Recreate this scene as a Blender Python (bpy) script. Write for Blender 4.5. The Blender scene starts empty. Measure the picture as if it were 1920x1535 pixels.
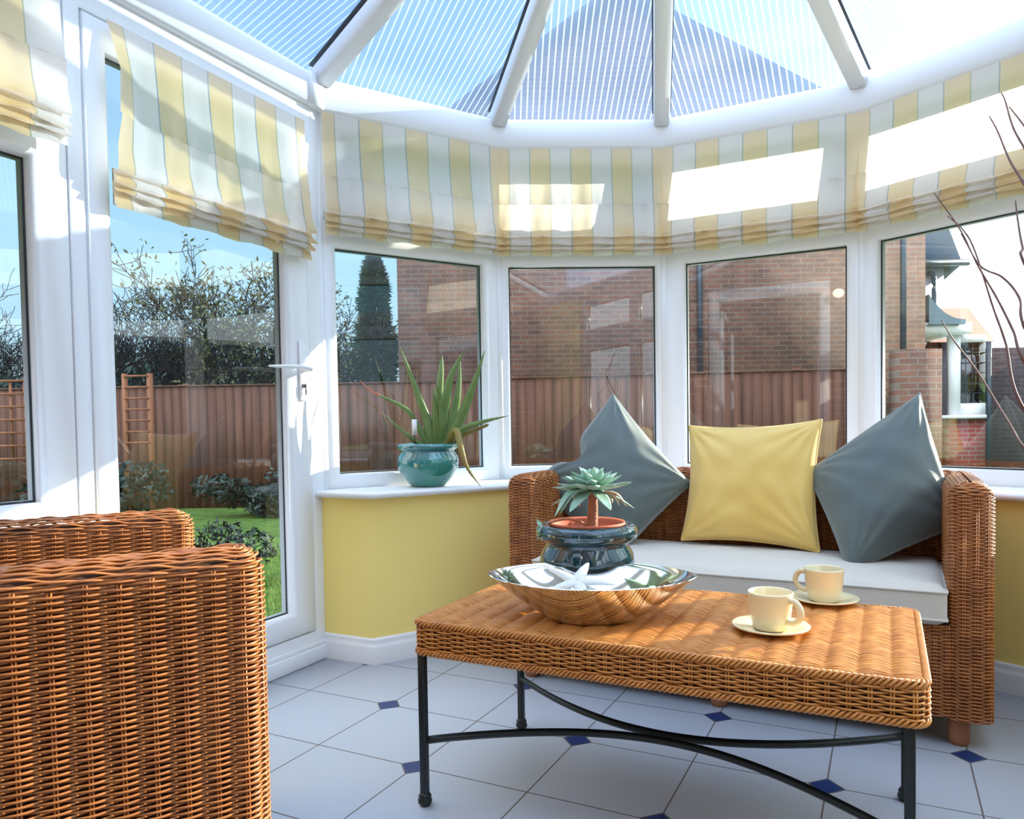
import bpy, math, random
import numpy as np
from mathutils import Matrix, Vector
random.seed(7); rng = np.random.default_rng(7)
R = math.radians
SC = bpy.context.scene
COL = SC.collection

# ------------------------------------------------------------------ camera
F_PX, CXP, CYP, PITCH, ROLL, EYE = 1383.35, 983.2, 842.88, R(1.8348), R(-0.8784), 0.9
cam_d = bpy.data.cameras.new('camera'); cam = bpy.data.objects.new('camera', cam_d); COL.objects.link(cam)
cam_d.sensor_width = 36; cam_d.lens = F_PX*36/1920
cam_d.shift_x = (960-CXP)/1920; cam_d.shift_y = (CYP-767.5)/1920
cam_d.clip_start = 0.05; cam_d.clip_end = 500
_F = Vector((0, math.cos(PITCH), -math.sin(PITCH))); _U = Vector((0, math.sin(PITCH), math.cos(PITCH))); _R = Vector((1, 0, 0))
_cx = math.cos(ROLL)*_R + math.sin(ROLL)*_U; _cy = -math.sin(ROLL)*_R + math.cos(ROLL)*_U; _cz = -_F
cam.matrix_world = Matrix(((_cx.x, _cy.x, _cz.x, 0), (_cx.y, _cy.y, _cz.y, 0), (_cx.z, _cy.z, _cz.z, EYE), (0, 0, 0, 1)))
SC.camera = cam

# ------------------------------------------------------------------ light
SUN_AZ, SUN_EL = R(65), R(17.5)
SC.view_settings.view_transform = 'Standard'; SC.view_settings.look = 'None'
SC.view_settings.gamma = 1; SC.view_settings.use_curve_mapping = False
SC.view_settings.exposure = 0.50
w = bpy.data.worlds.new('world'); SC.world = w; w.use_nodes = True
nt = w.node_tree; nt.nodes.clear()
# clear winter sky: blue overhead, paler at the horizon and whitish round the low sun
tcw = nt.nodes.new('ShaderNodeTexCoord'); nrm = nt.nodes.new('ShaderNodeVectorMath'); nrm.operation = 'NORMALIZE'; nt.links.new(tcw.outputs['Generated'], nrm.inputs[0])
spw = nt.nodes.new('ShaderNodeSeparateXYZ'); nt.links.new(nrm.outputs[0], spw.inputs[0])
crw = nt.nodes.new('ShaderNodeValToRGB'); e_ = crw.color_ramp.elements
e_[0].position = 0.0; e_[0].color = (0.10, 0.12, 0.10, 1); e_[1].position = 1.0; e_[1].color = (0.30, 0.50, 0.85, 1)
for p_, c_ in ((0.495, (0.12, 0.14, 0.12, 1)), (0.505, (0.62, 0.80, 0.90, 1)), (0.60, (0.50, 0.80, 1.05, 1)), (0.72, (0.31, 0.53, 0.82, 1))):
    x_ = e_.new(p_); x_.color = c_
mrw = nt.nodes.new('ShaderNodeMapRange'); mrw.inputs[1].default_value = -1; mrw.inputs[2].default_value = 1; nt.links.new(spw.outputs['Z'], mrw.inputs[0]); nt.links.new(mrw.outputs[0], crw.inputs[0])
dtw = nt.nodes.new('ShaderNodeVectorMath'); dtw.operation = 'DOT_PRODUCT'; nt.links.new(nrm.outputs[0], dtw.inputs[0])
dtw.inputs[1].default_value = (math.sin(SUN_AZ)*math.cos(SUN_EL), math.cos(SUN_AZ)*math.cos(SUN_EL), math.sin(SUN_EL))
mr2 = nt.nodes.new('ShaderNodeMapRange'); mr2.inputs[1].default_value = 0.55; mr2.inputs[2].default_value = 1.0; mr2.interpolation_type = 'SMOOTHSTEP'; nt.links.new(dtw.outputs['Value'], mr2.inputs[0])
# soft broken cloud overhead
nzw = nt.nodes.new('ShaderNodeTexNoise'); nzw.inputs['Scale'].default_value = 2.6; nzw.inputs['Detail'].default_value = 5; nt.links.new(nrm.outputs[0], nzw.inputs['Vector'])
clw = nt.nodes.new('ShaderNodeMapRange'); clw.inputs[1].default_value = 0.52; clw.inputs[2].default_value = 0.75; clw.inputs[4].default_value = 0.45; nt.links.new(nzw.outputs['Fac'], clw.inputs[0])
clz = nt.nodes.new('ShaderNodeMapRange'); clz.inputs[1].default_value = 0.2; clz.inputs[2].default_value = 0.5; nt.links.new(spw.outputs['Z'], clz.inputs[0])
clm = nt.nodes.new('ShaderNodeMath'); clm.operation = 'MULTIPLY'; nt.links.new(clw.outputs[0], clm.inputs[0]); nt.links.new(clz.outputs[0], clm.inputs[1])
mxc = nt.nodes.new('ShaderNodeMix'); mxc.data_type = 'RGBA'; nt.links.new(clm.outputs[0], mxc.inputs[0]); nt.links.new(crw.outputs[0], mxc.inputs[6]); mxc.inputs[7].default_value = (0.75, 0.9, 1.05, 1)
mxw = nt.nodes.new('ShaderNodeMix'); mxw.data_type = 'RGBA'; nt.links.new(mr2.outputs[0], mxw.inputs[0]); nt.links.new(mxc.outputs[2], mxw.inputs[6]); mxw.inputs[7].default_value = (1.9, 2.0, 2.1, 1)
# bright cloud bank added overhead and behind the house to light the room
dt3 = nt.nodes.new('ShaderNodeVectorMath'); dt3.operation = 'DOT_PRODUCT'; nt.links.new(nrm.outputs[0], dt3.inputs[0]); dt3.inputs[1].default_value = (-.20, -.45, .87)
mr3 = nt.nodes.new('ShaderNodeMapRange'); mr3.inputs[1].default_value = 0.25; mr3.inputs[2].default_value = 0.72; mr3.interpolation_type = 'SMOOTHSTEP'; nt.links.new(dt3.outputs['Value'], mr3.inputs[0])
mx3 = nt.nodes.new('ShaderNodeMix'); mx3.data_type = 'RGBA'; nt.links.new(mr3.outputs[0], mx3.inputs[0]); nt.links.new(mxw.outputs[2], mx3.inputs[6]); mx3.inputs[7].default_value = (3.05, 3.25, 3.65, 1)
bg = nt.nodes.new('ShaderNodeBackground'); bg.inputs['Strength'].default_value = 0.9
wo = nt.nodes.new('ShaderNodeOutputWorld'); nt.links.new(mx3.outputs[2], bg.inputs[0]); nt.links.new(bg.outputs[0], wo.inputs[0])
sd = bpy.data.lights.new('sun', 'SUN'); sd.energy = 11.5; sd.angle = R(0.6); sd.color = (1.0, 0.90, 0.74)
sun = bpy.data.objects.new('sun', sd); COL.objects.link(sun)
S = Vector((math.sin(SUN_AZ)*math.cos(SUN_EL), math.cos(SUN_AZ)*math.cos(SUN_EL), math.sin(SUN_EL)))
sun.rotation_euler = S.to_track_quat('Z', 'Y').to_euler(); sun.location = S*30

# ------------------------------------------------------------------ helpers
def at(px, py, Y):
    a, b = px-CXP, py-CYP
    X = (a*math.cos(ROLL)+b*math.sin(ROLL))/F_PX; u = -(-a*math.sin(ROLL)+b*math.cos(ROLL))/F_PX
    d = np.array([X, math.cos(PITCH)+u*math.sin(PITCH), -math.sin(PITCH)+u*math.cos(PITCH)])
    return np.array([0, 0, EYE]) + d*(Y/d[1])

def nodes(name):
    m = bpy.data.materials.new(name); m.use_nodes = True
    return m, m.node_tree.nodes, m.node_tree.links, m.node_tree.nodes['Principled BSDF']

def mat(name, col, rough=0.5, metal=0.0, spec=0.5, var=None, vscale=8.0, bump=0.0, bscale=60.0, coat=0.0, aniso=None, trans=0.0, sheen=0.0):
    m, N, L, P = nodes(name)
    P.inputs['Base Color'].default_value = (*col, 1); P.inputs['Roughness'].default_value = rough
    P.inputs['Metallic'].default_value = metal; P.inputs['Specular IOR Level'].default_value = spec
    P.inputs['Coat Weight'].default_value = coat; P.inputs['Sheen Weight'].default_value = sheen
    tc = N.new('ShaderNodeTexCoord')
    if var is not None:
        n = N.new('ShaderNodeTexNoise'); n.inputs['Scale'].default_value = vscale; n.inputs['Detail'].default_value = 5
        mp = N.new('ShaderNodeMapping'); mp.inputs['Scale'].default_value = aniso or (1, 1, 1)
        L.new(tc.outputs['Object'], mp.inputs[0]); L.new(mp.outputs[0], n.inputs['Vector'])
        cr = N.new('ShaderNodeValToRGB'); cr.color_ramp.elements[0].position = 0.3; cr.color_ramp.elements[1].position = 0.7
        cr.color_ramp.elements[0].color = (*var, 1); cr.color_ramp.elements[1].color = (*col, 1)
        L.new(n.outputs['Fac'], cr.inputs[0]); L.new(cr.outputs[0], P.inputs['Base Color'])
    if bump:
        n2 = N.new('ShaderNodeTexNoise'); n2.inputs['Scale'].default_value = bscale; n2.inputs['Detail'].default_value = 4
        L.new(tc.outputs['Object'], n2.inputs['Vector'])
        b = N.new('ShaderNodeBump'); b.inputs['Strength'].default_value = bump; b.inputs['Distance'].default_value = 0.01
        L.new(n2.outputs['Fac'], b.inputs['Height']); L.new(b.outputs[0], P.inputs['Normal'])
    if trans:
        t = N.new('ShaderNodeBsdfTranslucent'); mx = N.new('ShaderNodeMixShader'); mx.inputs[0].default_value = trans
        if var is not None: L.new(cr.outputs[0], t.inputs[0])
        else: t.inputs[0].default_value = (*col, 1)
        L.new(P.outputs[0], mx.inputs[1]); L.new(t.outputs[0], mx.inputs[2])
        L.new(mx.outputs[0], N['Material Output'].inputs[0])
    return m

def tag(o, label=None, cat=None, group=None, kind=None):
    if label: o['label'] = label
    if cat: o['category'] = cat
    if group: o['group'] = group
    if kind: o['kind'] = kind
    return o

def empty(name, loc=(0, 0, 0), rz=0.0, parent=None):
    o = bpy.data.objects.new(name, None); COL.objects.link(o); o.location = loc; o.rotation_euler = (0, 0, rz)
    o.empty_display_size = 0.05
    if parent: o.parent = parent
    return o

class MB:
    """collects geometry as numpy blocks; build() links ONE mesh object"""
    def __init__(s): s.v = []; s.q = []; s.t = []; s.n = 0; s.mi = []; s.tmi = []; s.ng = []
    def add(s, V, Q=None, T=None, mi=0, NG=None):
        V = np.asarray(V, float).reshape(-1, 3)
        if Q is not None and len(Q):
            Q = np.asarray(Q, int).reshape(-1, 4)+s.n; s.q.append(Q); s.mi.append(np.full(len(Q), mi))
        if T is not None and len(T):
            T = np.asarray(T, int).reshape(-1, 3)+s.n; s.t.append(T); s.tmi.append(np.full(len(T), mi))
        if NG is not None:
            for g in NG: s.ng.append((np.asarray(g, int)+s.n, mi))
        s.v.append(V); s.n += len(V); return s
    def box(s, a, b, mi=0, M=None):
        a = np.array(a, float); b = np.array(b, float)
        V = np.array([[x, y, z] for z in (a[2], b[2]) for y in (a[1], b[1]) for x in (a[0], b[0])])
        if M is not None: V = M(V)
        return s.add(V, [[0, 2, 3, 1], [4, 5, 7, 6], [0, 1, 5, 4], [2, 6, 7, 3], [0, 4, 6, 2], [1, 3, 7, 5]], mi=mi)
    def grid(s, G, cu=False, cv=False, mi=0, flip=False):
        G = np.asarray(G, float); a, b = G.shape[:2]; I = np.arange(a*b).reshape(a, b)
        if cu: I = np.vstack([I, I[:1]])
        if cv: I = np.hstack([I, I[:, :1]])
        Q = np.stack([I[:-1, :-1], I[1:, :-1], I[1:, 1:], I[:-1, 1:]], -1).reshape(-1, 4)
        if flip: Q = Q[:, ::-1]
        return s.add(G.reshape(-1, 3), Q, mi=mi)
    def tube(s, P, r, k=6, closed=False, mi=0, flat=1.0, up=None):
        P = np.asarray(P, float); n = len(P)
        T = np.roll(P, -1, 0)-np.roll(P, 1, 0)
        if not closed: T[0] = P[1]-P[0]; T[-1] = P[-1]-P[-2]
        T /= np.linalg.norm(T, axis=1)[:, None]+1e-12
        if up is None:
            up = np.array([0, 0, 1.0]) if abs(T[:, 2]).mean() < 0.8 else np.array([0.3, 1.0, 0])
        A = np.cross(T, up); A /= np.linalg.norm(A, axis=1)[:, None]+1e-12; B = np.cross(A, T)
        rr = np.broadcast_to(np.asarray(r, float), (n,))[:, None, None]
        th = np.arange(k)*2*math.pi/k
        G = P[:, None]+rr*(A[:, None]*np.cos(th)[None, :, None]+flat*B[:, None]*np.sin(th)[None, :, None])
        s.grid(G, cu=closed, cv=True, mi=mi)
        if not closed:
            n0 = s.n-len(G.reshape(-1, 3))
            s.ng.append((np.arange(k)+n0, mi)); s.ng.append(((np.arange(k)[::-1])+s.n-k, mi))
        return s
    def lathe(s, prof, c=(0, 0, 0), k=48, mi=0):
        th = np.arange(k)*2*math.pi/k; pr = np.asarray(prof, float)
        G = np.stack([pr[:, None, 0]*np.cos(th)[None], pr[:, None, 0]*np.sin(th)[None], np.repeat(pr[:, 1:2], k, 1)], -1)+np.array(c)
        return s.grid(G, cv=True, mi=mi)
    def prism(s, poly, z0, z1, mi=0):
        p = np.asarray(poly, float); n = len(p)
        V = np.vstack([np.c_[p, np.full(n, z0)], np.c_[p, np.full(n, z1)]])
        Q = [[i, (i+1) % n, n+(i+1) % n, n+i] for i in range(n)]
        return s.add(V, Q, mi=mi, NG=[list(range(n))[::-1], list(range(n, 2*n))])
    def xform(s, M):
        s.v = [M(x) for x in s.v]; return s
    def build(s, name, m, parent=None, smooth=False, bevel=0.0, loc=None):
        V = np.vstack(s.v); me = bpy.data.meshes.new(name)
        idx = []; cnt = []; mi = []
        if s.q: Q = np.vstack(s.q); idx.append(Q.ravel()); cnt.append(np.full(len(Q), 4)); mi.append(np.concatenate(s.mi))
        if s.t: T = np.vstack(s.t); idx.append(T.ravel()); cnt.append(np.full(len(T), 3)); mi.append(np.concatenate(s.tmi))
        for g, k in s.ng: idx.append(g); cnt.append(np.array([len(g)])); mi.append(np.array([k]))
        idx = np.concatenate(idx); cnt = np.concatenate(cnt); mi = np.concatenate(mi)
        me.vertices.add(len(V)); me.vertices.foreach_set('co', V.ravel())
        me.loops.add(len(idx)); me.loops.foreach_set('vertex_index', idx.astype(np.int32))
        me.polygons.add(len(cnt)); st = np.concatenate([[0], np.cumsum(cnt)[:-1]])
        me.polygons.foreach_set('loop_start', st.astype(np.int32)); me.polygons.foreach_set('loop_total', cnt.astype(np.int32))
        me.polygons.foreach_set('material_index', mi.astype(np.int32))
        if smooth: me.polygons.foreach_set('use_smooth', np.ones(len(cnt), bool))
        for x in (m if isinstance(m, (list, tuple)) else [m]): me.materials.append(x)
        me.update(calc_edges=True); me.validate()
        o = bpy.data.objects.new(name, me); COL.objects.link(o)
        if parent: o.parent = parent
        if loc is not None: o.location = loc
        if bevel:
            b = o.modifiers.new('bevel', 'BEVEL'); b.width = bevel; b.segments = 2; b.limit_method = 'ANGLE'; b.angle_limit = R(40)
        return o

def copy_tree(o, parent=None):
    c = o.copy(); COL.objects.link(c); c.parent = parent
    for ch in list(o.children): copy_tree(ch, c)
    return c

def spline(P, n):
    """Catmull-Rom through points"""
    P = np.asarray(P, float); Q = np.vstack([2*P[0]-P[1], P, 2*P[-1]-P[-2]]); out = []
    m = len(P)-1
    for t in np.linspace(0, m-1e-6, n):
        i = int(t); f = t-i; a, b, c, d = Q[i:i+4]
        out.append(0.5*((2*b)+(-a+c)*f+(2*a-5*b+4*c-d)*f*f+(-a+3*b-3*c+d)*f**3))
    return np.array(out)

# ------------------------------------------------------------------ materials
PVC = mat('white_pvc', (0.86, 0.86, 0.87), 0.28, spec=0.5)
PVC2 = mat('white_eaves_pvc', (0.84, 0.84, 0.86), 0.4)
SILL = mat('white_sill_board', (0.82, 0.82, 0.82), 0.3)
GASK = mat('dark_gasket', (0.03, 0.035, 0.04), 0.5)
SPAC = mat('grey_spacer', (0.30, 0.33, 0.36), 0.4, metal=0.3)
YEL = mat('yellow_wall_paint', (0.95, 0.76, 0.25), 0.75, var=(0.93, 0.73, 0.23), vscale=3, bump=0.05, bscale=200)
BASEB = mat('white_gloss_paint', (0.80, 0.80, 0.82), 0.35)
WICK = mat('orange_brown_wicker', (0.54, 0.19, 0.042), 0.38, var=(0.32, 0.095, 0.02), vscale=30, spec=0.6, coat=0.15)
WICK2 = mat('golden_wicker', (0.70, 0.285, 0.055), 0.42, var=(0.50, 0.175, 0.03), vscale=30, spec=0.6, coat=0.1)
WCORE = mat('dark_wicker_core', (0.07, 0.022, 0.008), 0.8)
WOODL = mat('turned_wood_foot', (0.36, 0.14, 0.06), 0.45, var=(0.28, 0.10, 0.04), vscale=20, aniso=(1, 1, 6))
IRON = mat('black_wrought_iron', (0.008, 0.012, 0.013), 0.42, spec=0.5, bump=0.1, bscale=120)
SEATC = mat('off_white_cotton', (0.66, 0.60, 0.52), 0.9, var=(0.62, 0.56, 0.48), vscale=5, bump=0.1, bscale=400, sheen=0.2)
GREYC = mat('grey_green_velvet', (0.098, 0.125, 0.115), 0.55, var=(0.070, 0.098, 0.095), vscale=6, bump=0.08, bscale=300, sheen=0.5)
PIPE = mat('grey_green_piping', (0.16, 0.20, 0.19), 0.6, sheen=0.5)
YELC = mat('yellow_silk', (0.90, 0.61, 0.17), 0.42, var=(0.84, 0.55, 0.13), vscale=5, bump=0.05, bscale=350, sheen=0.4, aniso=(1, 1, .2), trans=0.10)
CREAMC = mat('cream_silk_back', (0.72, 0.64, 0.42), 0.5, bump=0.05, bscale=350)
CERAM = mat('cream_glazed_ceramic', (0.82, 0.70, 0.44), 0.22, coat=0.4)
CHROME = mat('polished_silver', (0.86, 0.85, 0.83), 0.035, metal=1.0)
STAR = mat('white_starfish', (0.85, 0.82, 0.78), 0.8, bump=0.5, bscale=300)
TEALP = mat('teal_glaze', (0.02, 0.27, 0.19), 0.08, spec=0.8, var=(0.03, 0.16, 0.22), vscale=5, coat=1.0)
NAVYP = mat('dark_blue_green_glaze', (0.004, 0.018, 0.026), 0.05, spec=0.6, var=(0.006, 0.045, 0.06), vscale=6, coat=1.0)
TERRA = mat('terracotta', (0.55, 0.11, 0.04), 0.6)
SOIL = mat('dark_compost', (0.03, 0.018, 0.01), 0.95, bump=0.6, bscale=90)
ALOE = mat('aloe_green', (0.14, 0.23, 0.05), 0.42, var=(0.20, 0.30, 0.11), vscale=14, trans=0.10)
ALOEB = mat('aloe_yellow_green', (0.24, 0.22, 0.04), 0.5, var=(0.30, 0.16, 0.05), vscale=12)
ALOET = mat('dry_red_leaf_tip', (0.50, 0.13, 0.06), 0.6)
ECH = mat('pale_blue_green_succulent', (0.27, 0.48, 0.34), 0.42, var=(0.48, 0.64, 0.54), vscale=25, trans=0.08)
ECHD = mat('withered_pink_leaf', (0.62, 0.33, 0.22), 0.6, var=(0.70, 0.50, 0.38), vscale=30)
ECHS = mat('brown_succulent_stem', (0.42, 0.18, 0.10), 0.7, bump=0.6, bscale=90)
TWIG = mat('brown_willow_twig', (0.15, 0.05, 0.03), 0.5)
LABELW = mat('white_plant_label', (0.85, 0.85, 0.82), 0.6)
HANDLE = mat('white_handle', (0.84, 0.84, 0.85), 0.22)
STEEL = mat('steel_key', (0.25, 0.25, 0.26), 0.3, metal=0.9)
BARK = mat('dark_bark', (0.018, 0.018, 0.016), 0.9)
LEAFD = mat('dark_evergreen_leaf', (0.015, 0.05, 0.04), 0.6, var=(0.007, 0.028, 0.025), vscale=3)
LEAFO = mat('olive_autumn_leaf', (0.10, 0.11, 0.04), 0.7)
CONIF = mat('conifer_green', (0.05, 0.12, 0.045), 0.7, var=(0.015, 0.05, 0.03), vscale=4)
SLATE = mat('dark_slate', (0.03, 0.05, 0.075), 0.95, spec=0.05, bump=0.3, bscale=10)
LEAD = mat('lead_roof', (0.16, 0.22, 0.26), 0.7, spec=0.2)
RENDER = mat('pale_render', (0.55, 0.52, 0.60), 0.8)
REDROOF = mat('red_roof_tile', (0.30, 0.09, 0.06), 0.7, bump=0.4, bscale=12)
GUTT = mat('dark_gutter', (0.02, 0.04, 0.06), 0.4)
BED = mat('dark_garden_soil', (0.02, 0.02, 0.012), 0.95, bump=0.8, bscale=12)

def glass_mat(name, tint, ior):
    m, N, L, P = nodes(name); N.remove(P)
    t = N.new('ShaderNodeBsdfTransparent'); t.inputs[0].default_value = (*tint, 1)
    g = N.new('ShaderNodeBsdfGlossy'); g.inputs['Roughness'].default_value = 0.0
    f = N.new('ShaderNodeFresnel'); f.inputs[0].default_value = ior
    mx = N.new('ShaderNodeMixShader'); L.new(f.outputs[0], mx.inputs[0]); L.new(t.outputs[0], mx.inputs[1]); L.new(g.outputs[0], mx.inputs[2])
    L.new(mx.outputs[0], N['Material Output'].inputs[0]); return m
GLASS = glass_mat('double_glazing', (0.78, 0.86, 0.86), 1.9)
GLASSF = glass_mat('house_window_glass', (0.05, 0.09, 0.10), 2.0)

def brick_mat(name, c1, c2, mortar, sc=1.0, rough=0.85, axis='XZ'):
    m, N, L, P = nodes(name); P.inputs['Roughness'].default_value = rough
    tc = N.new('ShaderNodeTexCoord'); sp = N.new('ShaderNodeSeparateXYZ'); cb = N.new('ShaderNodeCombineXYZ')
    L.new(tc.outputs['Object'], sp.inputs[0]); L.new(sp.outputs['X' if axis == 'XZ' else 'Y'], cb.inputs[0]); L.new(sp.outputs['Z'], cb.inputs[1])
    b = N.new('ShaderNodeTexBrick'); b.inputs['Scale'].default_value = 1/sc
    b.inputs['Brick Width'].default_value = 0.225; b.inputs['Row Height'].default_value = 0.075; b.inputs['Mortar Size'].default_value = 0.009
    b.inputs['Color1'].default_value = (*c1, 1); b.inputs['Color2'].default_value = (*c2, 1); b.inputs['Mortar'].default_value = (*mortar, 1)
    L.new(cb.outputs[0], b.inputs['Vector'])
    n = N.new('ShaderNodeTexNoise'); n.inputs['Scale'].default_value = 3; n.inputs['Detail'].default_value = 6
    L.new(tc.outputs['Object'], n.inputs['Vector'])
    mx = N.new('ShaderNodeMix'); mx.data_type = 'RGBA'; mx.blend_type = 'OVERLAY'; mx.inputs[0].default_value = 0.5
    L.new(b.outputs[0], mx.inputs[6]); L.new(n.outputs['Fac'], mx.inputs[7]); L.new(mx.outputs[2], P.inputs['Base Color'])
    bp = N.new('ShaderNodeBump'); bp.inputs['Strength'].default_value = 0.4; bp.inputs['Distance'].default_value = 0.01; bp.invert = True
    L.new(b.outputs['Fac'], bp.inputs['Height']); L.new(bp.outputs[0], P.inputs['Normal'])
    return m
BRICK = brick_mat('red_brick', (0.165, 0.072, 0.048), (0.10, 0.048, 0.038), (0.15, 0.115, 0.095))
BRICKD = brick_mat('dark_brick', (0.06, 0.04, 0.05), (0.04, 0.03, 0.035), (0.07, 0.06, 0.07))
BRICKI = brick_mat('inner_house_brick', (0.34, 0.14, 0.08), (0.20, 0.09, 0.06), (0.42, 0.38, 0.33))

def wood_board_mat(name, c1, c2):
    m, N, L, P = nodes(name); P.inputs['Roughness'].default_value = 0.8
    tc = N.new('ShaderNodeTexCoord'); mp = N.new('ShaderNodeMapping'); mp.inputs['Scale'].default_value = (9, 9, 0.7)
    n = N.new('ShaderNodeTexNoise'); n.inputs['Scale'].default_value = 1.0; n.inputs['Detail'].default_value = 6
    L.new(tc.outputs['Object'], mp.inputs[0]); L.new(mp.outputs[0], n.inputs['Vector'])
    cr = N.new('ShaderNodeValToRGB'); cr.color_ramp.elements[0].position = 0.3; cr.color_ramp.elements[1].position = 0.7
    cr.color_ramp.elements[0].color = (*c1, 1); cr.color_ramp.elements[1].color = (*c2, 1)
    L.new(n.outputs['Fac'], cr.inputs[0]); L.new(cr.outputs[0], P.inputs['Base Color']); return m
FENCE = wood_board_mat('brown_fence_board', (0.06, 0.022, 0.013), (0.145, 0.058, 0.034))
LATT = wood_board_mat('orange_lattice', (0.20, 0.075, 0.035), (0.32, 0.13, 0.06))

def floor_mat():
    m, N, L, P = nodes('white_tiles_with_blue_insets')
    def M(op, a, b=None, c=None):
        n = N.new('ShaderNodeMath'); n.operation = op
        for i, x in enumerate((a, b, c)):
            if x is None: continue
            if isinstance(x, (int, float)): n.inputs[i].default_value = x
            else: L.new(x, n.inputs[i])
        return n.outputs[0]
    tc = N.new('ShaderNodeTexCoord'); sp = N.new('ShaderNodeSeparateXYZ'); L.new(tc.outputs['Object'], sp.inputs[0])
    s = 0.33058; ang = R(-26.106); ox, oy = -0.60012, 2.07844
    x = M('SUBTRACT', sp.outputs[0], ox); y = M('SUBTRACT', sp.outputs[1], oy)
    u = M('MULTIPLY', M('ADD', M('MULTIPLY', x, math.cos(ang)), M('MULTIPLY', y, math.sin(ang))), 1/s)
    v = M('MULTIPLY', M('ADD', M('MULTIPLY', x, -math.sin(ang)), M('MULTIPLY', y, math.cos(ang))), 1/s)
    ui = M('ROUND', u); vi = M('ROUND', v); du = M('ABSOLUTE', M('SUBTRACT', u, ui)); dv = M('ABSOLUTE', M('SUBTRACT', v, vi))
    line = M('LESS_THAN', M('MINIMUM', du, dv), 0.0062)
    d1 = M('ADD', du, dv); par = M('MODULO', M('ADD', M('ADD', ui, vi), 1000), 2); odd = M('GREATER_THAN', par, 0.5)
    inset = M('MULTIPLY', odd, M('LESS_THAN', d1, 0.122)); ring = M('MULTIPLY', odd, M('MULTIPLY', M('GREATER_THAN', d1, 0.122), M('LESS_THAN', d1, 0.14)))
    grout = M('MAXIMUM', M('MULTIPLY', line, M('SUBTRACT', 1, inset)), ring)
    n = N.new('ShaderNodeTexNoise'); n.inputs['Scale'].default_value = 1.5; n.inputs['Detail'].default_value = 6; L.new(tc.outputs['Object'], n.inputs['Vector'])
    cr = N.new('ShaderNodeValToRGB'); cr.color_ramp.elements[0].color = (0.55, 0.575, 0.65, 1); cr.color_ramp.elements[1].color = (0.61, 0.635, 0.71, 1)
    L.new(n.outputs['Fac'], cr.inputs[0])
    m1 = N.new('ShaderNodeMix'); m1.data_type = 'RGBA'; L.new(inset, m1.inputs[0]); L.new(cr.outputs[0], m1.inputs[6]); m1.inputs[7].default_value = (0.01, 0.045, 0.20, 1)
    m2 = N.new('ShaderNodeMix'); m2.data_type = 'RGBA'; L.new(grout, m2.inputs[0]); L.new(m1.outputs[2], m2.inputs[6]); m2.inputs[7].default_value = (0.16, 0.135, 0.12, 1)
    L.new(m2.outputs[2], P.inputs['Base Color'])
    L.new(M('ADD', M('MULTIPLY', grout, 0.4), 0.38), P.inputs['Roughness'])
    b = N.new('ShaderNodeBump'); b.inputs['Strength'].default_value = 0.5; b.inputs['Distance'].default_value = 0.002; b.invert = True
    L.new(grout, b.inputs['Height']); L.new(b.outputs[0], P.inputs['Normal'])
    return m
FLOORM = floor_mat()

def poly_mat():
    """twin-wall polycarbonate: clear flutes between bright ribs, UV x across the sheet in metres"""
    m, N, L, P = nodes('twin_wall_polycarbonate'); N.remove(P)
    uv = N.new('ShaderNodeUVMap'); sp = N.new('ShaderNodeSeparateXYZ'); L.new(uv.outputs[0], sp.inputs[0])
    def M(op, a, b=None):
        n = N.new('ShaderNodeMath'); n.operation = op
        for i, x in enumerate((a, b)):
            if x is None: continue
            if isinstance(x, (int, float)): n.inputs[i].default_value = x
            else: L.new(x, n.inputs[i])
        return n.outputs[0]
    f = M('FRACT', M('DIVIDE', sp.outputs[0], 0.027)); d = M('ABSOLUTE', M('SUBTRACT', f, 0.5))
    rib = N.new('ShaderNodeMapRange'); rib.inputs[1].default_value = 0.16; rib.inputs[2].default_value = 0.06; rib.inputs[3].default_value = 0; rib.inputs[4].default_value = 1
    L.new(d, rib.inputs[0])
    tr = N.new('ShaderNodeBsdfTransparent'); tr.inputs[0].default_value = (0.55, 0.72, 0.92, 1)
    tl = N.new('ShaderNodeBsdfTranslucent'); tl.inputs[0].default_value = (0.22, 0.32, 0.50, 1)
    tl2 = N.new('ShaderNodeBsdfTranslucent'); tl2.inputs[0].default_value = (0.50, 0.62, 0.78, 1)
    gl = N.new('ShaderNodeBsdfGlossy'); gl.inputs['Roughness'].default_value = 0.12
    a = N.new('ShaderNodeMixShader'); a.inputs[0].default_value = 0.30; L.new(tr.outputs[0], a.inputs[1]); L.new(tl.outputs[0], a.inputs[2])
    b = N.new('ShaderNodeMixShader'); L.new(M('MULTIPLY', rib.outputs[0], 0.34), b.inputs[0]); L.new(a.outputs[0], b.inputs[1]); L.new(tl2.outputs[0], b.inputs[2])
    c = N.new('ShaderNodeMixShader'); c.inputs[0].default_value = 0.06; L.new(b.outputs[0], c.inputs[1]); L.new(gl.outputs[0], c.inputs[2])
    L.new(c.outputs[0], N['Material Output'].inputs[0]); return m
POLY = poly_mat()

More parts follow.
